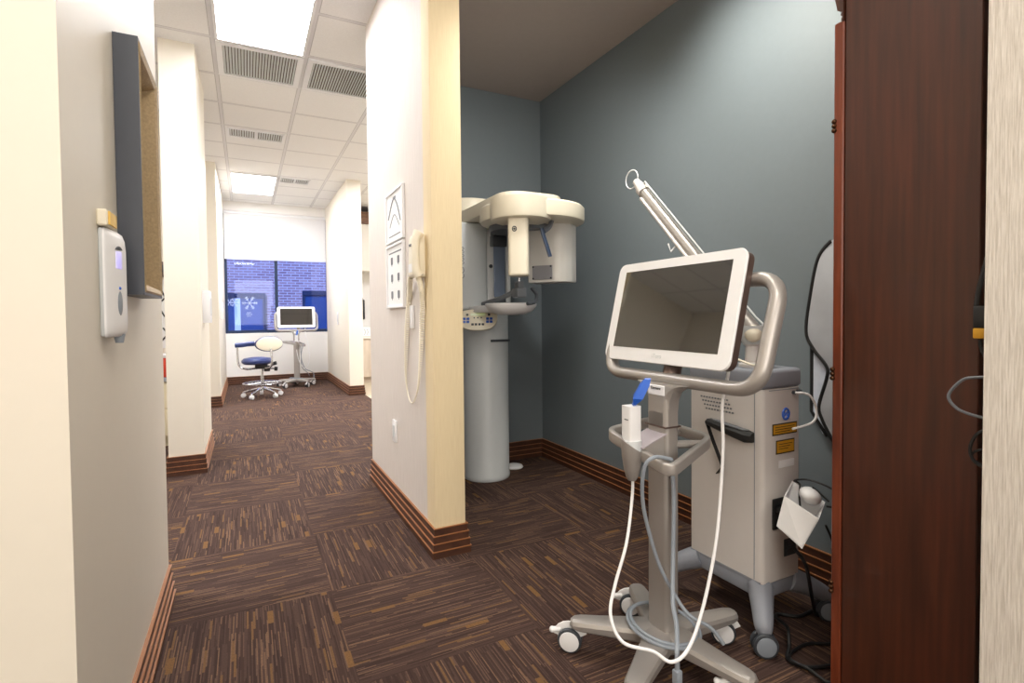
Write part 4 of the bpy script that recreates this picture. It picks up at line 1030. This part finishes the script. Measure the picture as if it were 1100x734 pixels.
for z in (.935, .35, 1.60):
    hg = MB()
    for k in range(3): hg.ball((cx0-.004, cy1+.026, z+.012*(k-1)), .0065)
    build(hg, 'hinge', 'brass', t)
cr = MB()
pf = [(0, 1.868), (.006, 1.868), (.006, 1.875), (.003, 1.879), (.008, 1.885), (.004, 1.891), (.016, 1.90), (.022, 1.93), (.030, 2.00), (.045, 2.06), (.045, 2.09), (0, 2.09)]
for (a, b_) in (((cx0, cy1+.026), (cx1, cy1+.026)),):
    cr.prism([(cx0-.006, cy1+.002+x, z) for x, z in pf], (cx1-cx0+.012, 0, 0))
cr.box((cx0-.002, cy0, 2.08), (cx1+.002, cy1+.03, 2.10))
build(cr, 'cornice', 'mahogany', t)

# cables hanging in the gap between cabinet and textured wall
c1 = thing('adapter_cable', (1.385, .53, 1.05), 'black cable with a yellow-banded plug hanging at the textured wall edge', 'cable')
build(MB().tube(catmull([(1.375, .499, 1.30), (1.375, .522, 1.224), (1.375, .538, 1.15), (1.375, .543, 1.11)], 8), .0045, 8).tube(catmull([(1.375, .536, 1.04), (1.375, .533, 1.02), (1.375, .520, .99)], 6), .003, 8), 'cable', 'black', c1)
build(MB().box((1.364, .522, 1.065), (1.386, .545, 1.112), .004, 2), 'plug', 'black', c1)
build(MB().box((1.3635, .5225, 1.043), (1.3865, .5445, 1.065), .003, 2), 'yellow_band', 'yellow', c1)
cb = MB().tube(catmull([(1.36, .499, .966), (1.36, .535, .962), (1.36, .560, .953), (1.36, .583, .918), (1.36, .568, .892), (1.36, .535, .881), (1.36, .499, .878)], 10), .0032, 8)
tag(build(cb, 'grey_cable', 'mid_grey', origin=(1.36, .54, .92)), 'thin grey cable loop sticking out past the textured wall edge', 'cable')
cb = MB().tube(catmull([(1.37, .499, .862), (1.37, .533, .845), (1.37, .548, .81), (1.37, .538, .78), (1.37, .499, .768)], 8), .0032, 8)
cb.tube(catmull([(1.376, .499, .815), (1.376, .538, .805), (1.376, .545, .785), (1.376, .499, .762)], 8), .0028, 8)
tag(build(cb, 'black_cable', 'black', origin=(1.37, .53, .81)), 'pair of black cable loops low at the textured wall edge', 'cable')

# ------------------------------------------------------------------ light
def area(name, loc, sx_, sy_, power, color, rot=(0, 0, 0)):
    l = bpy.data.lights.new(name, 'AREA'); l.shape = 'RECTANGLE'; l.size = sx_; l.size_y = sy_; l.energy = power; l.color = color
    o = bpy.data.objects.new(name, l); o.location = loc; o.rotation_euler = rot; col.objects.link(o); return o
area('entry_fill_light', (0.3, -2.55, 1.7), 2.6, 1.7, 66, (1, .955, .89), (PI/2, 0, 0))  # unseen fill lamp added to brighten the alcove and near walls
area('entry_light_panel', (-0.3, -0.6, 3.0), 1.2, .6, 42, (1, .95, .87))
area('hall_light_panel', (0.45, 1.0, 3.0), .6, .6, 16, (1, .94, .84))
area('treatment_room_light_panel', (-1.9, 3.1, 3.0), .9, 1.0, 55, (.97, .98, 1))
area('treatment_room_light_panel', (-1.6, 7.8, 3.0), 1.2, 1.2, 90, (.97, .98, 1))
area('sterilisation_light_panel', (2.2, 6.2, 3.0), 1.2, 2.0, 150, (.97, .98, 1))
def spot(name, loc, target, power, size, blend, color, r=.05):
    l = bpy.data.lights.new(name, 'SPOT'); l.energy = power; l.spot_size = math.radians(size); l.spot_blend = blend; l.color = color; l.shadow_soft_size = r
    o = bpy.data.objects.new(name, l); o.location = loc; o.rotation_euler = (Vector(target)-Vector(loc)).to_track_quat('-Z', 'Y').to_euler(); col.objects.link(o)
spot('alcove_downlight_and_fill', (1.42, 1.55, 2.70), (2.05, 1.50, 1.75), 95, 125, 1.0, (1, .97, .86), .12)
spot('alcove_downlight_and_fill', (1.30, 1.85, 2.72), (1.50, 3.05, 1.25), 75, 120, 1.0, (1, .97, .90), .10)  # second spot, added as fill on the x-ray machine
area('window_side_light_panel', (0.138, 8.41, H-.024), .53, 1.13, 45, (.97, .98, 1))
# daylight outside
w = bpy.data.worlds.new('sky'); scene.world = w; w.use_nodes = True
nt = w.node_tree; bg = nt.nodes['Background']
sk = nt.nodes.new('ShaderNodeTexSky'); sk.sky_type = 'HOSEK_WILKIE'; sk.sun_direction = Vector((-.3, -.6, .74)).normalized(); sk.turbidity = 3
nt.links.new(sk.outputs[0], bg.inputs['Color']); bg.inputs['Strength'].default_value = 10
sn = bpy.data.lights.new('sun', 'SUN'); sn.energy = 8.0; sn.angle = .05; sn.color = (1, .95, .9)
so = bpy.data.objects.new('sun', sn); so.rotation_euler = (math.radians(48), 0, math.radians(-25)); col.objects.link(so)

# ------------------------------------------------------------------ camera
f_px, cxp, cyp = 562.84, 550.1, 354.44
yaw, pitch, roll = math.radians(26.9274), math.radians(-1.51662), math.radians(-.54986)
cyw, syw, cp_, sp_ = math.cos(yaw), math.sin(yaw), math.cos(pitch), math.sin(pitch)
F = Vector((syw*cp_, cyw*cp_, sp_)); Rv = Vector((cyw, -syw, 0)); U = Rv.cross(F)
Rr = Rv*math.cos(roll)+U*math.sin(roll); Ur = -Rv*math.sin(roll)+U*math.cos(roll)
cam = bpy.data.cameras.new('camera'); co = bpy.data.objects.new('camera', cam); col.objects.link(co)
mxc = Matrix((Rr, Ur, -F)).transposed().to_4x4(); mxc.translation = (0, 0, 1.10); co.matrix_world = mxc
cam.sensor_fit = 'HORIZONTAL'; cam.sensor_width = 36; cam.lens = f_px*36/1100
cam.shift_x = -(cxp-550)/1100; cam.shift_y = (cyp-367)/1100
cam.clip_start = 0.02; cam.clip_end = 100
scene.camera = co

vs = scene.view_settings
vs.view_transform = 'Standard'; vs.look = 'None'; vs.gamma = 1; vs.exposure = 0.0; vs.use_curve_mapping = False
scene.cycles.max_bounces = 8; scene.cycles.diffuse_bounces = 5; scene.cycles.use_denoising = True
scene.cycles.sample_clamp_indirect = 4
